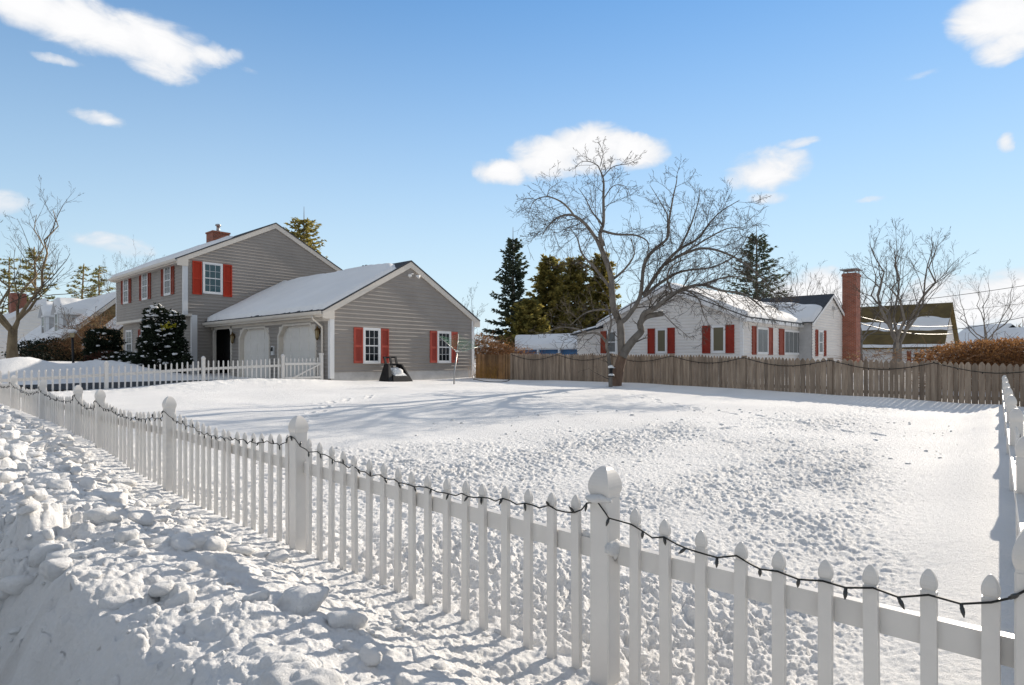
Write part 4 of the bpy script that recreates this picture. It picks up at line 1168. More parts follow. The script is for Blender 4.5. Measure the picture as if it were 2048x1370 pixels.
# black slatted chair against the garage wall
bx, by = 13.28, YG-.75; bz = gz(bx,by)
ac = thing('garden_chair',(bx,by,bz),'black garden chair filled with snow standing against the garage wall','chair')
for dx in (-.24,.0,.24):
    mb = MB(); mb.hexa([(bx+dx-.045,by+.10,bz+.30),(bx+dx+.045,by+.10,bz+.30),(bx+dx+.045,by+.14,bz+.30),(bx+dx-.045,by+.14,bz+.30)],[(bx+dx-.04,by+.30,bz+.88),(bx+dx+.04,by+.30,bz+.88),(bx+dx+.04,by+.34,bz+.88),(bx+dx-.04,by+.34,bz+.88)]); mb.build('back_slat',M_black,ac)
for z,yy in ((.86,.30),(.60,.20)):
    mb = MB(); mb.box(bx-.285,bx+.285,by+yy,by+yy+.05,bz+z-.03,bz+z+.03); mb.build('back_rail',M_black,ac)
for s_ in (-1,1):
    w_ = .20 if s_ < 0 else .07
    mb = MB(); mb.hexa([(bx+s_*.56,by-.40,bz-.1),(bx+s_*(.56-w_),by-.40,bz-.1),(bx+s_*(.50-w_),by+.32,bz-.1),(bx+s_*.52,by+.32,bz-.1)],[(bx+s_*.31,by-.02,bz+.62),(bx+s_*.25,by-.02,bz+.62),(bx+s_*.25,by+.24,bz+.62),(bx+s_*.31,by+.24,bz+.62)]); mb.build('side_panel',M_black,ac)
mb = MB(); mb.hexa([(bx-.36,by-.38,bz-.05),(bx+.48,by-.38,bz-.05),(bx+.46,by+.2,bz-.05),(bx-.34,by+.2,bz-.05)],[(bx-.30,by-.30,bz+.20),(bx+.40,by-.30,bz+.20),(bx+.32,by+.2,bz+.34),(bx-.26,by+.2,bz+.34)]); mb.build('seat',M_black,ac)
mb = MB(); mb.hexa([(bx-.22,by-.31,bz+.17),(bx+.34,by-.31,bz+.17),(bx+.26,by+.16,bz+.30),(bx-.20,by+.16,bz+.30)],[(bx-.17,by-.25,bz+.24),(bx+.27,by-.25,bz+.25),(bx+.20,by+.14,bz+.50),(bx-.16,by+.14,bz+.48)]); mb.lump((bx+.04,by-.02,bz+.32),(.20,.22,.15),8,0,16,10,.2); mb.build('snow_heap',M_snow,ac)

# fallen hoop in the snow
c = P(982,768,22.0); z = gz(c.x,c.y)
mb = MB(); mb.tube([(c.x+.55*math.cos(t*.32)*.7+.3*math.sin(t*.32),c.y-.5*math.cos(t*.32),z+.01+.10*abs(math.cos(t*.32))**3) for t in range(0,11)],.014,.014,5)
tag(mb.build('fallen_branch',M_twig,loc=(c.x,c.y,z)),'thin bent branch lying on the snow near the garage corner','branch')
# dry grass at the sunlit-toned fence end
mb = MB(); rd = random.Random(33)
gx, gy = XB-.25, 18.0
for k in range(130):
    x = gx+rd.gauss(0,.1); y = gy+rd.gauss(0,.42); l = rd.uniform(.3,.85); a = rd.gauss(0,.2); b = rd.gauss(0,.25)
    z = .78; mb.tube([(x,y,z-.1),(x+a*.3,y+b*.4,z+l*.6),(x+a*l*1.1,y+b*l*1.3,z+l)],.006,.002,3,cap=False)
tag(mb.build('dry_grass',M_straw,loc=(gx,gy,.78)),'clump of dry straw coloured grass at the garage corner','grass clump')

# ------------------------------------------------------------------ planting in front of the grey house
bl = [((8.75,28.0,1.55),(1.0,1.0,.95)),((8.75,28.0,2.35),(.80,.80,.85)),((8.6,28.15,3.1),(.48,.48,.75)),((9.1,27.8,3.0),(.42,.42,.6))]
yw = shrub('yew_shrub',bl,'tall dark evergreen shrub dusted with snow at the corner of the grey house',41,M_yew,9000,.14,.06,170)
mb = MB(); leaf_cloud(mb,[((8.85,27.3,3.0),(.16,.12,.10)),((8.6,27.25,2.9),(.1,.1,.06))],36,.12,.06,random.Random(2)); mb.build('yellow_foliage',M_yel,yw)
c = P(207,672,28.5); shrub('dome_shrub',[((c.x,c.y,2.45),(.72,.72,.6)),((c.x,c.y,1.9),(.75,.75,.6))],'dark clipped dome shaped shrub in front of the grey house',42,M_yew,5000,.11,.05,10)
hb = []
for k,(px,t) in enumerate(((196,1.7),(215,1.85),(236,1.8),(257,1.75),(277,1.8))):
    q = P(px,700,26.6); hb.append(((q.x,q.y,t-.55),(.62,.6,.62)))
hg = shrub('low_hedge',hb,'low dark hedge with snow on it below the front window',43,M_yew,8000,.12,.05,110)
mb = MB(); leaf_cloud(mb,[((h[0][0]-.05,h[0][1]-.1,h[0][2]+.32),(.5,.5,.3)) for h in hb[:2]],1500,.11,.05,random.Random(3)); mb.build('rust_foliage',M_rustleaf,hg)
# post lantern
c = P(145,722,27); z0 = gz(c.x,c.y); top = P(145,664,27).z
lp = thing('lamp_post',(c.x,c.y,z0),'black post with a snow topped white lantern beside the driveway','lamp post')
mb = MB(); mb.tube([(c.x+.05,c.y,z0-.3),(c.x,c.y,top-.22)],.05,.045,8); mb.build('post',M_black,lp)
mb = MB(); mb.lathe((c.x,c.y,top-.24),[(.10,0),(.13,.22),(.15,.24),(.05,.30)],4,0,False,.4); mb.build('lantern',M_lglass,lp)
mb = MB(); mb.lump((c.x,c.y,top+.03),(.17,.17,.10),2,0,10,6,.15); mb.build('snow_cap',M_snow,lp)

# ------------------------------------------------------------------ houses to the left
lh = thing('cape_house',(13,55,1.4),'brown shingled house with a steep snowy roof and two dormers down the street','house')
HY = 50.0; ex, ez, rx, rz_ = 9.05, 2.65, 13.0, 6.3
mb = MB(); lap(mb,pl_y(HY),[(9.3,.8),(16.7,.8),(16.7,2.8),(rx,rz_-.1),(9.3,2.8)],.14,.018); mb.build('wall',M_tanleaf,lh)
mb = MB(); mb.hexa([(9.4,HY+.02,.8),(16.6,HY+.02,.8),(16.6,HY+.02,2.7),(rx,HY+.02,rz_-.3),(9.4,HY+.02,2.7)],[(9.4,64,.8),(16.6,64,.8),(16.6,64,2.7),(rx,64,rz_-.3),(9.4,64,2.7)]); mb.build('inner_wall',M_tan,lh)
mb = MB(); slope_slab(mb,(ex-.1,HY-.25,ez-.1),(ex-.1,64,ez-.1),(rx,64,rz_),(rx,HY-.25,rz_),.12); slope_slab(mb,(17,HY-.25,ez),(17,64,ez),(rx,64,rz_),(rx,HY-.25,rz_),.12); mb.build('roof',M_roof,lh)
def th_l(u,v):
    e = min(edge_round(u,.015),edge_round(1-u,.02),edge_round(v,.03)); return .22*e+pn(u*8,v*5,51)*.06*e-.01
mb = MB(); snow_sheet(mb,(ex-.1,HY-.25,ez-.1),(ex-.1,64,ez-.1),(rx,64,rz_),(rx,HY-.25,rz_),th_l,40,20); mb.build('roof_snow',M_rsnow,lh)
mb = MB(); b = [(ex-.1,ez-.15),(rx,rz_-.05),(rx,rz_-.4),(ex-.1,ez-.42)]; mb.hexa([(u,HY-.27,z) for u,z in b],[(u,HY-.22,z) for u,z in b]); mb.build('rake_board',M_trim,lh)
for yd in (52.6,57.0):
    mb = MB(); x0, x1, zt = 9.75, 12.6, 4.85
    pe = [(yd-.85,3.0),(yd+.85,3.0),(yd+.85,zt),(yd,zt+.75),(yd-.85,zt)]
    mb.hexa([(x0,u,z) for u,z in pe],[(x1,u,z) for u,z in pe]); dm = mb.build('dormer',M_conc,lh)
    mb = MB(); slope_slab(mb,(x0-.2,yd-1.05,zt-.1),(x1+.4,yd-1.05,zt-.1),(x1+.4,yd,zt+.85),(x0-.2,yd,zt+.85),.08); slope_slab(mb,(x0-.2,yd+1.05,zt-.1),(x1+.4,yd+1.05,zt-.1),(x1+.4,yd,zt+.85),(x0-.2,yd,zt+.85),.08); mb.build('dormer_roof',M_white,dm)
    mb = MB(); snow_sheet(mb,(x0-.2,yd-1.05,zt-.09),(x1+.4,yd-1.05,zt-.09),(x1+.4,yd,zt+.86),(x0-.2,yd,zt+.86),lambda u,v: .26*min(edge_round(u,.08),edge_round(v,.15))+pn(u*5,v*2,int(yd))*.08,18,10); mb.build('dormer_snow',M_rsnow,dm)
    window(lh,pl_x(x0),yd-.45,yd+.45,3.35,4.75,2,2,M_glass,.1)
    mb = MB(); mb.box(x0-.02,x0+.18,yd-.9,yd-.84,3.0,zt); mb.build('dormer_trim',M_white,dm)
# lower wing of that house
mb = MB(); mb.hexa([(10.9,46.0,.8),(16,46.0,.8),(16,46.0,3.1),(13.4,46.0,5.1),(10.9,46.0,2.5)],[(10.9,49.7,.8),(16,49.7,.8),(16,49.7,3.1),(13.4,49.7,5.1),(10.9,49.7,2.5)]); mb.build('wall',M_tan,lh)
mb = MB(); slope_slab(mb,(10.5,45.7,2.25),(10.5,49.7,2.25),(13.4,49.7,5.2),(13.4,45.7,5.2),.1); slope_slab(mb,(16.3,45.7,2.4),(16.3,49.7,2.4),(13.4,49.7,5.2),(13.4,45.7,5.2),.1); mb.build('roof',M_roof,lh)
mb = MB(); snow_sheet(mb,(10.5,45.7,2.25),(10.5,49.7,2.25),(13.4,49.7,5.2),(13.4,45.7,5.2),th_l,20,20); mb.build('roof_snow',M_rsnow,lh)
l2 = thing('white_sided_house',(9,70,1.4),'white clapboard house end with a brick chimney at the far left','house')
mb = MB(); lap(mb,pl_y(68),[(6.6,.8),(17.2,.8),(17.2,3.3),(11.9,6.75),(6.6,3.3)],.28,.03); mb.build('wall',M_white,l2)
mb = MB(); mb.box(6.7,17.1,68.05,78,.8,3.2); mb.build('inner_wall',M_conc,l2)
mb = MB(); slope_slab(mb,(6.3,67.8,3.2),(6.3,78,3.2),(11.9,78,6.9),(11.9,67.8,6.9),.12); slope_slab(mb,(17.5,67.8,3.2),(17.5,78,3.2),(11.9,78,6.9),(11.9,67.8,6.9),.12); mb.build('roof',M_white,l2)
mb = MB(); snow_sheet(mb,(6.3,67.8,3.2),(6.3,78,3.2),(11.9,78,6.9),(11.9,67.8,6.9),th_l,20,12); mb.build('roof_snow',M_rsnow,l2)
mb = MB(); mb.box(9.8,10.9,71,72.2,5,7.6); mb.build('chimney',M_brick,l2)
window(l2,pl_y(68),7.3,8.1,1.9,3.0,2,2,M_glass,.12); 
mb = MB(); mb.box(6.0,8.4,66.4,66.9,.6,2.0); mb.build('brick_wall',M_brick,l2)

# ------------------------------------------------------------------ houses to the right and back
rh = thing('mossy_house',(60,18,.8),'low house with a mossy brown roof streaked with snow at the right behind the fence','house')
c = P(1800,700,52)
# ridge along y so that its long slope faces the street
RX, RY0, RY1 = P(1905,700,50).x, P(1905,700,50).y, P(1700,700,58).y
hx = RX
zR = P(1880,608,50).z+.15; zE = P(1880,692,48).z
mb = MB(); mb.box(hx-3.6,hx+4,RY0+.3,RY1+4,.3,zE-.05); mb.hexa([(hx-3.6,RY0+.3,zE-.05),(hx+4,RY0+.3,zE-.05),(hx+.2,RY0+.3,zR-.25)],[(hx-3.6,RY1+4,zE-.05),(hx+4,RY1+4,zE-.05),(hx+.2,RY1+4,zR-.25)]); mb.build('wall',M_wsiding,rh)
A = (hx-4.1,RY0,zE-.12); B = (hx-4.1,RY1+4.3,zE-.12); Cc = (hx+.2,RY1+4.3,zR); Dd = (hx+.2,RY0,zR)
mb = MB(); slope_slab(mb,A,B,Cc,Dd,.14); slope_slab(mb,(hx+4.5,RY0,zE-.12),(hx+4.5,RY1+4.3,zE-.12),Cc,Dd,.14); mb.build('roof',M_moss,rh)
def th_r(u,v):
    n = pn(u*5,v*3,61)*.10+pn(u*14,v*8,62)*.03
    band = .13*math.exp(-((v-.50-.05*pn(u*4,0.5,63))/.14)**2)+.16*math.exp(-((v-.03)/.05)**2)
    return max(-.05,band+n-.06)
mb = MB(); snow_sheet(mb,A,B,Cc,Dd,th_r,80,60); mb.build('roof_snow',M_rsnow,rh)
pr_ = pl_x(hx-3.6)
def yr_(px): r = (px-1024)/F; X0 = hx-3.6; return (CA*X0-SA*X0*r)/(SA+CA*r)
window(rh,pr_,yr_(1849),yr_(1828),1.2,zE-.55,2,2,M_glass,.14,True,None,M_white)
for s in ((1856,1864),(1814,1822)): shutter(rh,pr_,yr_(s[1]),yr_(s[0]),1.1,zE-.4,M_redbrown,False)
s2 = thing('snowy_roof_house',(70,5,.8),'low house under a wide snow covered roof at the far right edge','house')
mb = MB()
def lowhouse(root, pxl, pxr, pyt, pyb, d, depth=6):
    a, b = P(pxl,pyb,d), P(pxr,pyb,d-5)
    u = (b-a); u.z = 0; L_ = u.length; u.normalize(); n_ = Vector((u.y,-u.x,0))
    if n_.dot(Vector((SA,CA,0))) < 0: n_ = -n_
    ze = a.z; zr = P(pxl,pyt,d+3).z
    fr_ = MB(); 
    q = [a,b,b+n_*depth,a+n_*depth]
    fr_.hexa([(p.x,p.y,.3) for p in q],[(p.x,p.y,ze) for p in q]); fr_.build('wall',M_wsiding,root)
    r_ = MB(); e0,e1 = a-n_*.4-u*.3,b-n_*.4+u*.3; r0,r1 = a+n_*depth/2-u*.3,b+n_*depth/2+u*.3; f0,f1 = a+n_*(depth+.4)-u*.3,b+n_*(depth+.4)+u*.3
    Z = lambda p,z: (p.x,p.y,z)
    slope_slab(r_,Z(e0,ze-.1),Z(e1,ze-.1),Z(r1,zr),Z(r0,zr),.12); slope_slab(r_,Z(f0,ze-.1),Z(f1,ze-.1),Z(r1,zr),Z(r0,zr),.12); r_.build('roof',M_roof,root)
    s_ = MB(); snow_sheet(s_,Z(e0,ze-.1),Z(e1,ze-.1),Z(r1,zr),Z(r0,zr),lambda u_,v_: .2*min(edge_round(u_,.03),edge_round(1-u_,.03),edge_round(v_,.1))+pn(u_*6,v_*3,int(pxl))*.05-.01,40,16); s_.build('roof_snow',M_rsnow,root)
lowhouse(s2,1985,2120,660,690,66)
s3 = thing('snowy_roof_house',(70,8,.8),'low house with a sagging snow covered roof beside the mossy roofed house','house')
lowhouse(s3,1897,1975,656,688,74)
sh = thing('blue_shed',P(1120,700,40),'low blue shed with a long snow covered roof left of the apple tree','shed')
a = P(1030,695,42); b = P(1170,697,38)
lowz = a.z
u = (b-a); u.z = 0; u.normalize(); n_ = Vector((SA,CA,0))
mb = MB(); q = [a,b,b+n_*3,a+n_*3]; mb.hexa([(p.x,p.y,.4) for p in q],[(p.x,p.y,2.35) for p in q]); mb.build('wall',M_blue,sh)
mb = MB(); e0,e1 = a-n_*.4,b-n_*.4; r0,r1 = a+n_*2,b+n_*2; Z = lambda p,z: (p.x,p.y,z)
slope_slab(mb,Z(e0,2.3),Z(e1,2.3),Z(r1,3.1),Z(r0,3.1),.1); mb.build('roof',M_white,sh)
mb = MB(); snow_sheet(mb,Z(e0,2.3),Z(e1,2.3),Z(r1,3.1),Z(r0,3.1),lambda u_,v_: .22*min(edge_round(u_,.06),edge_round(1-u_,.03),edge_round(v_,.15))+pn(u_*5,v_*3,77)*.06,30,14); mb.build('roof_snow',M_rsnow,sh)
for t in (.05,.35,.65,.95): p = a.lerp(b,t)-n_*.35; mb = MB(); mb.box(p.x-.06,p.x+.06,p.y-.06,p.y+.06,.4,2.3); mb.build('post',M_white,sh)

# ------------------------------------------------------------------ trees
def at(px, d): p = P(px,718,d); return (p.x,p.y,gz(p.x,p.y)-.05)
def hgt(py, d, b): return EYE+(HOR-py)/F*d-b[2]
G = 'conifers behind the back fence'
b = at(1026,52); conifer('spruce_tree',b,hgt(450,52,b),2.5,'tall narrow dark spruce standing left of the apple tree',51,M_spruce,190,.35,.05,11,.75,.45,.14,G,irregular=.35)
b = at(1098,55); conifer('cedar_tree',b,hgt(512,55,b),2.6,'golden green rounded cedar directly right of the tall dark spruce',52,M_gold,230,-.25,.04,12,.45,.55,.16,G,irregular=.3,tip=.97)
b = at(1056,50); conifer('cedar_tree',b,hgt(600,50,b),2.2,'lower golden evergreen at the foot of the tall dark spruce',58,M_gold,150,-.2,.04,12,.5,.5,.15,G,irregular=.3,tip=.97)
b = at(1150,57); conifer('cedar_tree',b,hgt(514,57,b),2.6,'golden green cedar behind the left limbs of the apple tree',53,M_gold,230,-.2,.04,12,.45,.55,.16,G,irregular=.35,tip=.97)
b = at(1203,58); conifer('cedar_tree',b,hgt(505,58,b),2.4,'olive evergreen partly hidden by the apple tree trunk',54,M_gold,220,-.2,.04,12,.5,.55,.16,G,irregular=.35,tip=.97)
b = at(1513,60); conifer('spruce_tree',b,hgt(445,60,b),5.6,'broad pointed spruce rising behind the roof of the white house',55,M_spruce,150,.12,.10,11,.95,.55,.13,G,irregular=.14)
b = at(608,60); conifer('fir_tree',b,hgt(408,60,b),5.0,'golden tipped conifer showing above the right roof slope of the grey house',56,M_gold,190,.1,.15,10,.85,.6,.15,irregular=.4)
G = 'pines far down the street'
b = at(78,66); pine('pine_tree',b,hgt(482,66,b),3.6,'bushy golden green pine behind the bare street tree',61,G,None,.25,52)
b = at(160,72); pine('pine_tree',b,hgt(515,72,b),3.2,'left of the two thin layered pines behind the dormer roof',62,G,None,.3,30)
b = at(202,70); pine('pine_tree',b,hgt(518,70,b),3.2,'right of the two thin layered pines, closest to the grey house',63,G,None,.3,32)
b = at(22,70); pine('pine_tree',b,hgt(500,70,b),3.0,'pine at the far left edge behind the white clapboard house',64,G,None,.3,30)
b = at(26,30); bare_tree('street_tree',b,hgt(425,30,b),3.7,'bare forked street tree with a tan trunk at the left edge',71,.22,.24,6,2,8,M_bark2)
b = at(1795,30); bare_tree('bare_tree',b,hgt(478,30,b),2.6,'wide bare tree in front of the mossy roofed house',72,.22,.24,6,2,9,M_bark,None,'bare trees beyond the back fence')
b = at(1722,46); bare_tree('bare_tree',b,hgt(545,46,b),3.4,'small bare tree just right of the brick chimney',73,.16,.35,6,2,7,M_bark,None,'bare trees beyond the back fence')
b = at(1972,52); bare_tree('bare_tree',b,hgt(565,52,b),3.2,'thin bare tree among the wires at the far right',74,.14,.35,6,2,7,M_bark,None,'bare trees beyond the back fence')
b = at(938,48); bare_tree('bare_tree',b,hgt(590,48,b),1.2,'slim bare sapling just right of the garage roof',75,.08,.3,4,2,6,M_bark,None,'bare trees beyond the back fence')
b = at(268,62); bare_tree('bare_tree',b,hgt(530,62,b),3.0,'bare treetop showing over the front eave of the grey house',76,.18,.4,7,2,8)
b = at(1585,50); bare_tree('bare_tree',b,hgt(545,50,b),2.6,'feathery bare tree right of the broad spruce',77,.10,.4,6,2,8,M_bark,None,'bare trees beyond the back fence')
b = at(193,38); bare_tree('bare_tree',b,hgt(625,38,b),2.2,'small bare ornamental tree between the lamp and the grey house',78,.09,.3,5,2,6)

def bramble(name, blobs, label, seed, n=900, L=.9, leaf=None, nl=3000, cat='bush', lf=None):
    rd = random.Random(seed); c0 = blobs[0][0]; root = thing(name,(c0[0],c0[1],.6),label,cat)
    mb = MB()
    for k in range(n):
        c,r = rd.choice(blobs)
        p = Vector((c[0]+rd.uniform(-1,1)*r[0],c[1]+rd.uniform(-1,1)*r[1],c[2]+rd.uniform(-1,.6)*r[2]))
        mb.tube(bend(p,(rd.gauss(0,1),rd.gauss(0,1),.5),L*rd.uniform(.5,1.3),4,rd,.4,-.12),.009,.003,3,cap=False)
    mb.build('stems',M_twig if leaf is None else mat(name+'_stems',(.20,.10,.045),.8,.4,3.),root)
    if leaf:
        mb = MB(); leaf_cloud(mb,blobs,nl,.16,.07,rd,.35) if lf is None else leaf_cloud(mb,blobs,nl,lf,lf*.45,rd,.35); mb.build('leaves',leaf,root)
    return root
bls = []
for px,t in ((1890,698),(1925,690),(1960,685),(2000,683),(2040,680),(2085,680)):
    q = P(px,t,19.5); bls.append(((q.x,q.y,q.z-.35),(.9,.9,.45))); bls.append(((q.x,q.y,q.z-1.0),(.9,.9,.6)))
bramble('beech_hedge',bls,'orange brown leafy hedge showing over the fence at the right',81,2600,.6,M_brown,15000,'hedge',.075)
bls = []
for px,t in ((962,668),(985,680),(1010,690),(1040,698)):
    q = P(px,t,31); bls.append(((q.x,q.y,q.z-.6),(1.0,1.0,.7)))
bramble('bramble_bush',bls,'tangled reddish brown bush behind the fence beside the garage',82,1300,.9,M_brown,2200,'bush',.08)
bls = [((P(1770,705,24).x,P(1770,705,24).y,1.7),(1.0,.8,.35)),((P(1735,705,24).x,P(1735,705,24).y,1.65),(.6,.8,.35))]
bramble('dry_plants',bls,'pale dry stalks poking over the fence near the brick chimney',83,90,.8,M_tanleaf,120,'plants',.07)
bls = [((P(106,690,39).x,P(106,690,39).y,2.0),(1.5,1.5,1.0)),((P(74,700,40).x,P(74,700,40).y,1.9),(1.5,1.5,.9))]
bramble('leafy_shrub',bls,'dark leafy shrub in front of the far left houses',84,200,.8,M_yew,3000)
bls = []
for px,py,d,r in ((132,694,39,(1.0,1.0,.7)),(160,672,38.6,(.9,.8,.9)),(190,652,38.2,(.8,.6,.9)),(205,680,37.6,(.8,.6,.9))):
    q = P(px,py,d); bls.append((tuple(q),r))
bramble('vine_thicket',bls,'tan leafless thicket of vines against the brown shingled house',85,900,1.1,M_tanleaf,1500,'vines',.09)
# distant wood
mb = MB(); rd = random.Random(91)
for k in range(12000):
    a_ = R(43+rd.uniform(-62,62)); d = rd.uniform(105,150); h = 5.5*rd.random()**1.2*(.75+.25*math.sin(a_*37)*math.sin(a_*13+1))
    p = Vector((d*math.cos(a_),d*math.sin(a_),.8+h)); tri_spray(mb,p,Vector((0,0,1)),1.3,.10,rd,2,0,.6)
tag(mb.build('distant_wood',leafmat('far_wood',(.06,.05,.03),(.13,.10,.06))),'hazy brown belt of trees on the horizon behind the houses','woodland',kind='stuff')

# ------------------------------------------------------------------ overhead wires
def wire(pts, r, label, sag=.5):
    a,b = Vector(pts[0]),Vector(pts[1]); path = [a.lerp(b,k/16)-Vector((0,0,sag*math.sin(math.pi*k/16))) for k in range(17)]
    mb = MB(); mb.tube(path,r,r,5); tag(mb.build('power_line',M_cable,loc=a),label,'wire','overhead wires')
wire((P(1500,615,45),P(2120,560,38)),.018,'uppermost overhead wire crossing the sky at the right')
wire((P(1690,668,40),P(2120,618,34)),.018,'overhead wire running just above the mossy roof')
wire((P(1640,626,60),P(2120,598,52)),.015,'thin faint overhead wire between the other two at the right')
wire((P(1712,632,38),P(1905,652,44)),.03,'pale service wire drooping in front of the mossy roof',.3)
wire((P(1712,645,38),P(1905,668,44)),.03,'lower pale service wire from the brick chimney to the mossy house',.3)

# ------------------------------------------------------------------ sky, sun, camera
CLD = 6.6
SKY_K, SKY_G, SKY_SAT = 4.6, 1.92, 1.22
SUN_EL, SUN_AZ = 21.0, 0.8        # azimuth from +x towards +y
w = bpy.data.worlds.new('World'); S.world = w; w.use_nodes = True
nt = w.node_tree; bg = nt.nodes['Background']
sky = N(nt,'ShaderNodeTexSky'); sky.sky_type = 'NISHITA'; sky.sun_disc = False
sky.sun_elevation = R(SUN_EL); sky.sun_rotation = R(90-SUN_AZ); sky.altitude = 50; sky.air_density = 1.0; sky.dust_density = 0.0; sky.ozone_density = 1.6
tc = N(nt,'ShaderNodeTexCoord')
nrm = N(nt,'ShaderNodeVectorMath',operation='NORMALIZE'); nt.links.new(tc.outputs['Generated'],nrm.inputs[0])
nz = N(nt,'ShaderNodeTexNoise'); nz.inputs['Scale'].default_value = 9; nz.inputs['Detail'].default_value = 7; nz.inputs['Roughness'].default_value = .55
nt.links.new(nrm.outputs[0],nz.inputs['Vector'])
wv = N(nt,'ShaderNodeVectorMath',operation='SUBTRACT'); nt.links.new(nz.outputs['Color'],wv.inputs[0]); wv.inputs[1].default_value = (.5,.5,.5)
ws = N(nt,'ShaderNodeVectorMath',operation='SCALE'); ws.inputs['Scale'].default_value = .055; nt.links.new(wv.outputs[0],ws.inputs[0])
dirw = N(nt,'ShaderNodeVectorMath',operation='ADD'); nt.links.new(nrm.outputs[0],dirw.inputs[0]); nt.links.new(ws.outputs[0],dirw.inputs[1])
def blob(px, py, rx, ry, amp):
    c = (P(px,py,1)-Vector((0,0,EYE))); k = c.length; c.normalize()
    t = Vector((c.y,-c.x,0)).normalized(); u_ = t.cross(c); u_ = u_ if u_.z > 0 else -u_
    sub = N(nt,'ShaderNodeVectorMath',operation='SUBTRACT'); nt.links.new(dirw.outputs[0],sub.inputs[0]); sub.inputs[1].default_value = c
    d1 = N(nt,'ShaderNodeVectorMath',operation='DOT_PRODUCT'); nt.links.new(sub.outputs[0],d1.inputs[0]); d1.inputs[1].default_value = t*(F*k/rx)
    d2 = N(nt,'ShaderNodeVectorMath',operation='DOT_PRODUCT'); nt.links.new(sub.outputs[0],d2.inputs[0]); d2.inputs[1].default_value = u_*(F*k/ry)
    m1 = N(nt,'ShaderNodeMath',operation='MULTIPLY'); nt.links.new(d1.outputs['Value'],m1.inputs[0]); nt.links.new(d1.outputs['Value'],m1.inputs[1])
    m2 = N(nt,'ShaderNodeMath',operation='MULTIPLY_ADD'); nt.links.new(d2.outputs['Value'],m2.inputs[0]); nt.links.new(d2.outputs['Value'],m2.inputs[1]); nt.links.new(m1.outputs[0],m2.inputs[2])
    m3 = N(nt,'ShaderNodeMath',operation='MULTIPLY_ADD'); nt.links.new(m2.outputs[0],m3.inputs[0]); m3.inputs[1].default_value = -amp; m3.inputs[2].default_value = amp
    m3.use_clamp = True
    dv = N(nt,'ShaderNodeVectorMath',operation='DOT_PRODUCT'); nt.links.new(nrm.outputs[0],dv.inputs[0]); dv.inputs[1].default_value = c
    return m3.outputs[0]
CL = [(50,15,120,60,1),(190,60,170,62,1),(310,85,140,62,1),(420,105,85,26,.8),(320,135,85,30,.8),(115,122,62,14,.5),(197,246,52,20,.8),(230,490,90,26,.55),
      (1010,338,75,28,1),(1100,315,95,48,1),(1185,298,105,58,1),(1270,302,75,40,1),(1535,340,100,52,.85),(1525,398,45,18,.6),(1600,284,48,12,.5),
      (2015,25,110,80,1),(2015,95,65,48,.9),(2028,278,18,26,.7),(1740,402,42,10,.35),(1640,585,130,60,.95),(1985,610,230,80,1.0),(10,410,50,38,.5),(508,146,22,10,.35),(1850,150,50,9,.25)]
acc = None
for b_ in CL:
    o = blob(*b_)
    if acc is None: acc = o
    else:
        mx = N(nt,'ShaderNodeMath',operation='MAXIMUM'); nt.links.new(acc,mx.inputs[0]); nt.links.new(o,mx.inputs[1]); acc = mx.outputs[0]
n2 = N(nt,'ShaderNodeTexNoise'); n2.inputs['Scale'].default_value = 17; n2.inputs['Detail'].default_value = 9; n2.inputs['Roughness'].default_value = .6; n2.inputs['Distortion'].default_value = .6
st_m = N(nt,'ShaderNodeMapping'); st_m.inputs['Scale'].default_value = (1,1,2.2); nt.links.new(nrm.outputs[0],st_m.inputs['Vector']); nt.links.new(st_m.outputs[0],n2.inputs['Vector'])
n2m = N(nt,'ShaderNodeMath',operation='MULTIPLY_ADD'); nt.links.new(n2.outputs['Fac'],n2m.inputs[0]); n2m.inputs[1].default_value = 1.15; n2m.inputs[2].default_value = -.60
fld = N(nt,'ShaderNodeMath',operation='ADD'); nt.links.new(acc,fld.inputs[0]); nt.links.new(n2m.outputs[0],fld.inputs[1])
on = N(nt,'ShaderNodeMapRange'); on.inputs['From Min'].default_value = 0; on.inputs['From Max'].default_value = .25; nt.links.new(acc,on.inputs['Value'])
fl2 = N(nt,'ShaderNodeMath',operation='MULTIPLY'); nt.links.new(fld.outputs[0],fl2.inputs[0]); nt.links.new(on.outputs[0],fl2.inputs[1])
mr = N(nt,'ShaderNodeMapRange'); mr.interpolation_type = 'SMOOTHSTEP'; mr.inputs['From Min'].default_value = .0; mr.inputs['From Max'].default_value = .8
nt.links.new(fl2.outputs[0],mr.inputs['Value'])
# the aureole round the sun is held back so that the sky stays an even blue, as exposed in the photograph
lum = N(nt,'ShaderNodeVectorMath',operation='DOT_PRODUCT'); nt.links.new(sky.outputs[0],lum.inputs[0]); lum.inputs[1].default_value = (.3,.5,.2)
dn = N(nt,'ShaderNodeMath',operation='MULTIPLY_ADD'); nt.links.new(lum.outputs['Value'],dn.inputs[0]); dn.inputs[1].default_value = 1/SKY_K; dn.inputs[2].default_value = 1
dvd = N(nt,'ShaderNodeMath',operation='DIVIDE'); dvd.inputs[0].default_value = SKY_G; nt.links.new(dn.outputs[0],dvd.inputs[1])
cmp_ = N(nt,'ShaderNodeVectorMath',operation='SCALE'); nt.links.new(sky.outputs[0],cmp_.inputs[0]); nt.links.new(dvd.outputs[0],cmp_.inputs['Scale'])
hs = N(nt,'ShaderNodeHueSaturation'); hs.inputs['Saturation'].default_value = SKY_SAT; hs.inputs['Value'].default_value = 1.0
szz = N(nt,'ShaderNodeSeparateXYZ'); nt.links.new(nrm.outputs[0],szz.inputs[0])
zen = N(nt,'ShaderNodeMapRange'); zen.inputs['From Min'].default_value = .5; zen.inputs['From Max'].default_value = .95; zen.inputs['To Min'].default_value = 1.0; zen.inputs['To Max'].default_value = .55
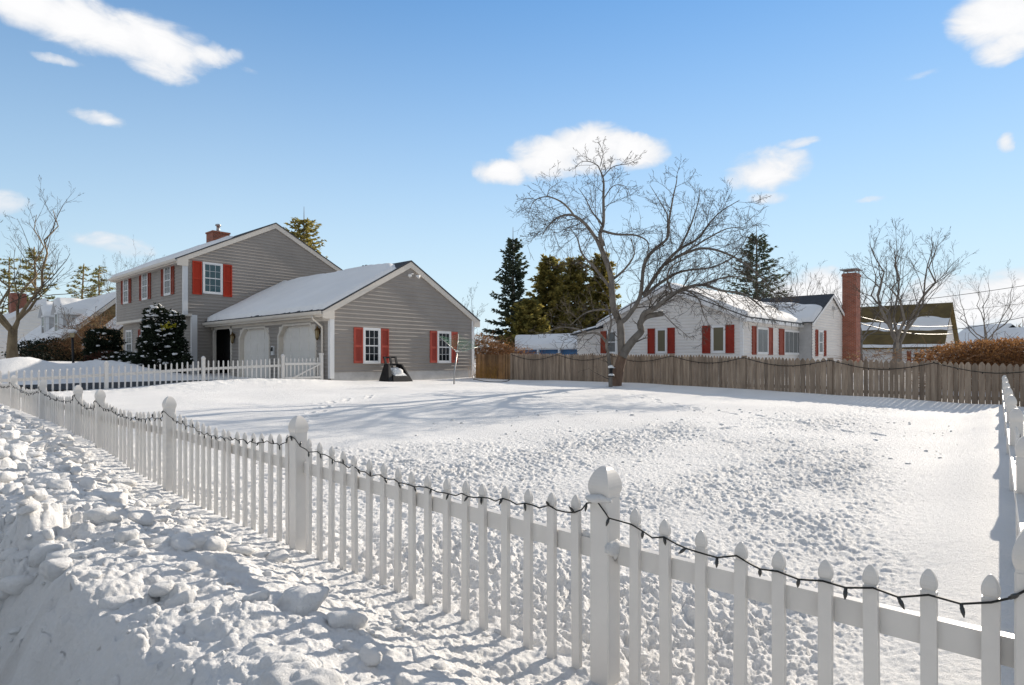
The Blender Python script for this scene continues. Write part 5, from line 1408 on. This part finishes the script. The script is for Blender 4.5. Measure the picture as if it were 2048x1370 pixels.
nt.links.new(szz.outputs['Z'],zen.inputs['Value']); nt.links.new(zen.outputs[0],hs.inputs['Value'])
nt.links.new(cmp_.outputs[0],hs.inputs['Color'])
# pale air low over the horizon
sz = N(nt,'ShaderNodeSeparateXYZ'); nt.links.new(nrm.outputs[0],sz.inputs[0])
hr = N(nt,'ShaderNodeMapRange'); hr.inputs['From Min'].default_value = 0.0; hr.inputs['From Max'].default_value = .58; hr.inputs['To Min'].default_value = 1.0; hr.inputs['To Max'].default_value = 0.0
nt.links.new(sz.outputs['Z'],hr.inputs['Value'])
hp = N(nt,'ShaderNodeMath',operation='POWER'); nt.links.new(hr.outputs[0],hp.inputs[0]); hp.inputs[1].default_value = 1.5
sdot = N(nt,'ShaderNodeVectorMath',operation='DOT_PRODUCT'); nt.links.new(nrm.outputs[0],sdot.inputs[0]); sdot.inputs[1].default_value = (1,0,0)
side = N(nt,'ShaderNodeMapRange'); side.inputs['From Min'].default_value = -.6; side.inputs['From Max'].default_value = .35; side.inputs['To Min'].default_value = .3; side.inputs['To Max'].default_value = 1.0
nt.links.new(sdot.outputs['Value'],side.inputs['Value'])
hm = N(nt,'ShaderNodeMath',operation='MULTIPLY'); nt.links.new(hp.outputs[0],hm.inputs[0]); nt.links.new(side.outputs[0],hm.inputs[1])
mixh = N(nt,'ShaderNodeMix',data_type='RGBA'); nt.links.new(hm.outputs[0],mixh.inputs[0]); nt.links.new(hs.outputs[0],mixh.inputs[6]); mixh.inputs[7].default_value = (5.1,6.3,7.2,1)
mixc = N(nt,'ShaderNodeMix',data_type='RGBA')
def rng_(sock, a, b):
    m_ = N(nt,'ShaderNodeMapRange'); m_.interpolation_type = 'SMOOTHSTEP'; m_.inputs['From Min'].default_value = a; m_.inputs['From Max'].default_value = b
    if a > b: m_.inputs['From Min'].default_value = b; m_.inputs['From Max'].default_value = a; m_.inputs['To Min'].default_value = 1; m_.inputs['To Max'].default_value = 0
    nt.links.new(sock,m_.inputs['Value']); return m_.outputs[0]
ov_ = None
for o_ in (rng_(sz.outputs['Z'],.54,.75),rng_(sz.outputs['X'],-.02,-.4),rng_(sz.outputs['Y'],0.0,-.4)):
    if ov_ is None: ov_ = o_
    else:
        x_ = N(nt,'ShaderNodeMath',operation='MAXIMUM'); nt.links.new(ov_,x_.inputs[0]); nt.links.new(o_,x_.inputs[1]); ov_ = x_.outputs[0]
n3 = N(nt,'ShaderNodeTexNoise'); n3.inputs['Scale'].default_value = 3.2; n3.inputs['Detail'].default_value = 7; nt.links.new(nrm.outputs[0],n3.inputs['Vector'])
fill_cloud = N(nt,'ShaderNodeMath',operation='MULTIPLY'); nt.links.new(rng_(n3.outputs['Fac'],.30,.58),fill_cloud.inputs[0]); nt.links.new(ov_,fill_cloud.inputs[1])
mixo = N(nt,'ShaderNodeMix',data_type='RGBA'); nt.links.new(fill_cloud.outputs[0],mixo.inputs[0]); nt.links.new(mixh.outputs[2],mixo.inputs[6]); mixo.inputs[7].default_value = (3.55,3.75,4.1,1)  # unseen pale cloud overhead and behind, added to whiten and lift fill light
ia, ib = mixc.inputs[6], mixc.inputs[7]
ib.default_value = (CLD,CLD*1.01,CLD*1.03,1)
ccr = N(nt,'ShaderNodeMapRange'); ccr.inputs['From Min'].default_value = .15; ccr.inputs['From Max'].default_value = .95; nt.links.new(fld.outputs[0],ccr.inputs['Value'])
ccm = N(nt,'ShaderNodeMix',data_type='RGBA'); nt.links.new(ccr.outputs[0],ccm.inputs[0]); ccm.inputs[6].default_value = (CLD*.78,CLD*.82,CLD*.88,1); ccm.inputs[7].default_value = (CLD*1.05,CLD*1.05,CLD*1.06,1)
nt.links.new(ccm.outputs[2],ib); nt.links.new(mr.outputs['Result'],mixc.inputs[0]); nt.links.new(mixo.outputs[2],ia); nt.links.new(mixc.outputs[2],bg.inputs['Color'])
bg.inputs['Strength'].default_value = .10
sl = bpy.data.lights.new('sun','SUN'); sl.energy = 4.5; sl.angle = R(.45); sl.color = (1,.89,.75)
so = bpy.data.objects.new('sun',sl); COL.objects.link(so)
sd = Vector((math.cos(R(SUN_EL))*math.cos(R(SUN_AZ)),math.cos(R(SUN_EL))*math.sin(R(SUN_AZ)),math.sin(R(SUN_EL))))
so.rotation_euler = sd.to_track_quat('Z','Y').to_euler()
so.location = (20,-10,20)
cam = bpy.data.cameras.new('camera'); co = bpy.data.objects.new('camera',cam); COL.objects.link(co); S.camera = co
co.location = (0,0,EYE); co.rotation_euler = (R(90),0,-math.atan2(SA,CA))
cam.sensor_width = 36; cam.lens = F/2048*36; cam.shift_y = 33/2048; cam.clip_end = 2000; cam.clip_start = .05
S.view_settings.view_transform = 'Standard'; S.view_settings.look = 'None'; S.view_settings.gamma = 1; S.view_settings.exposure = .52
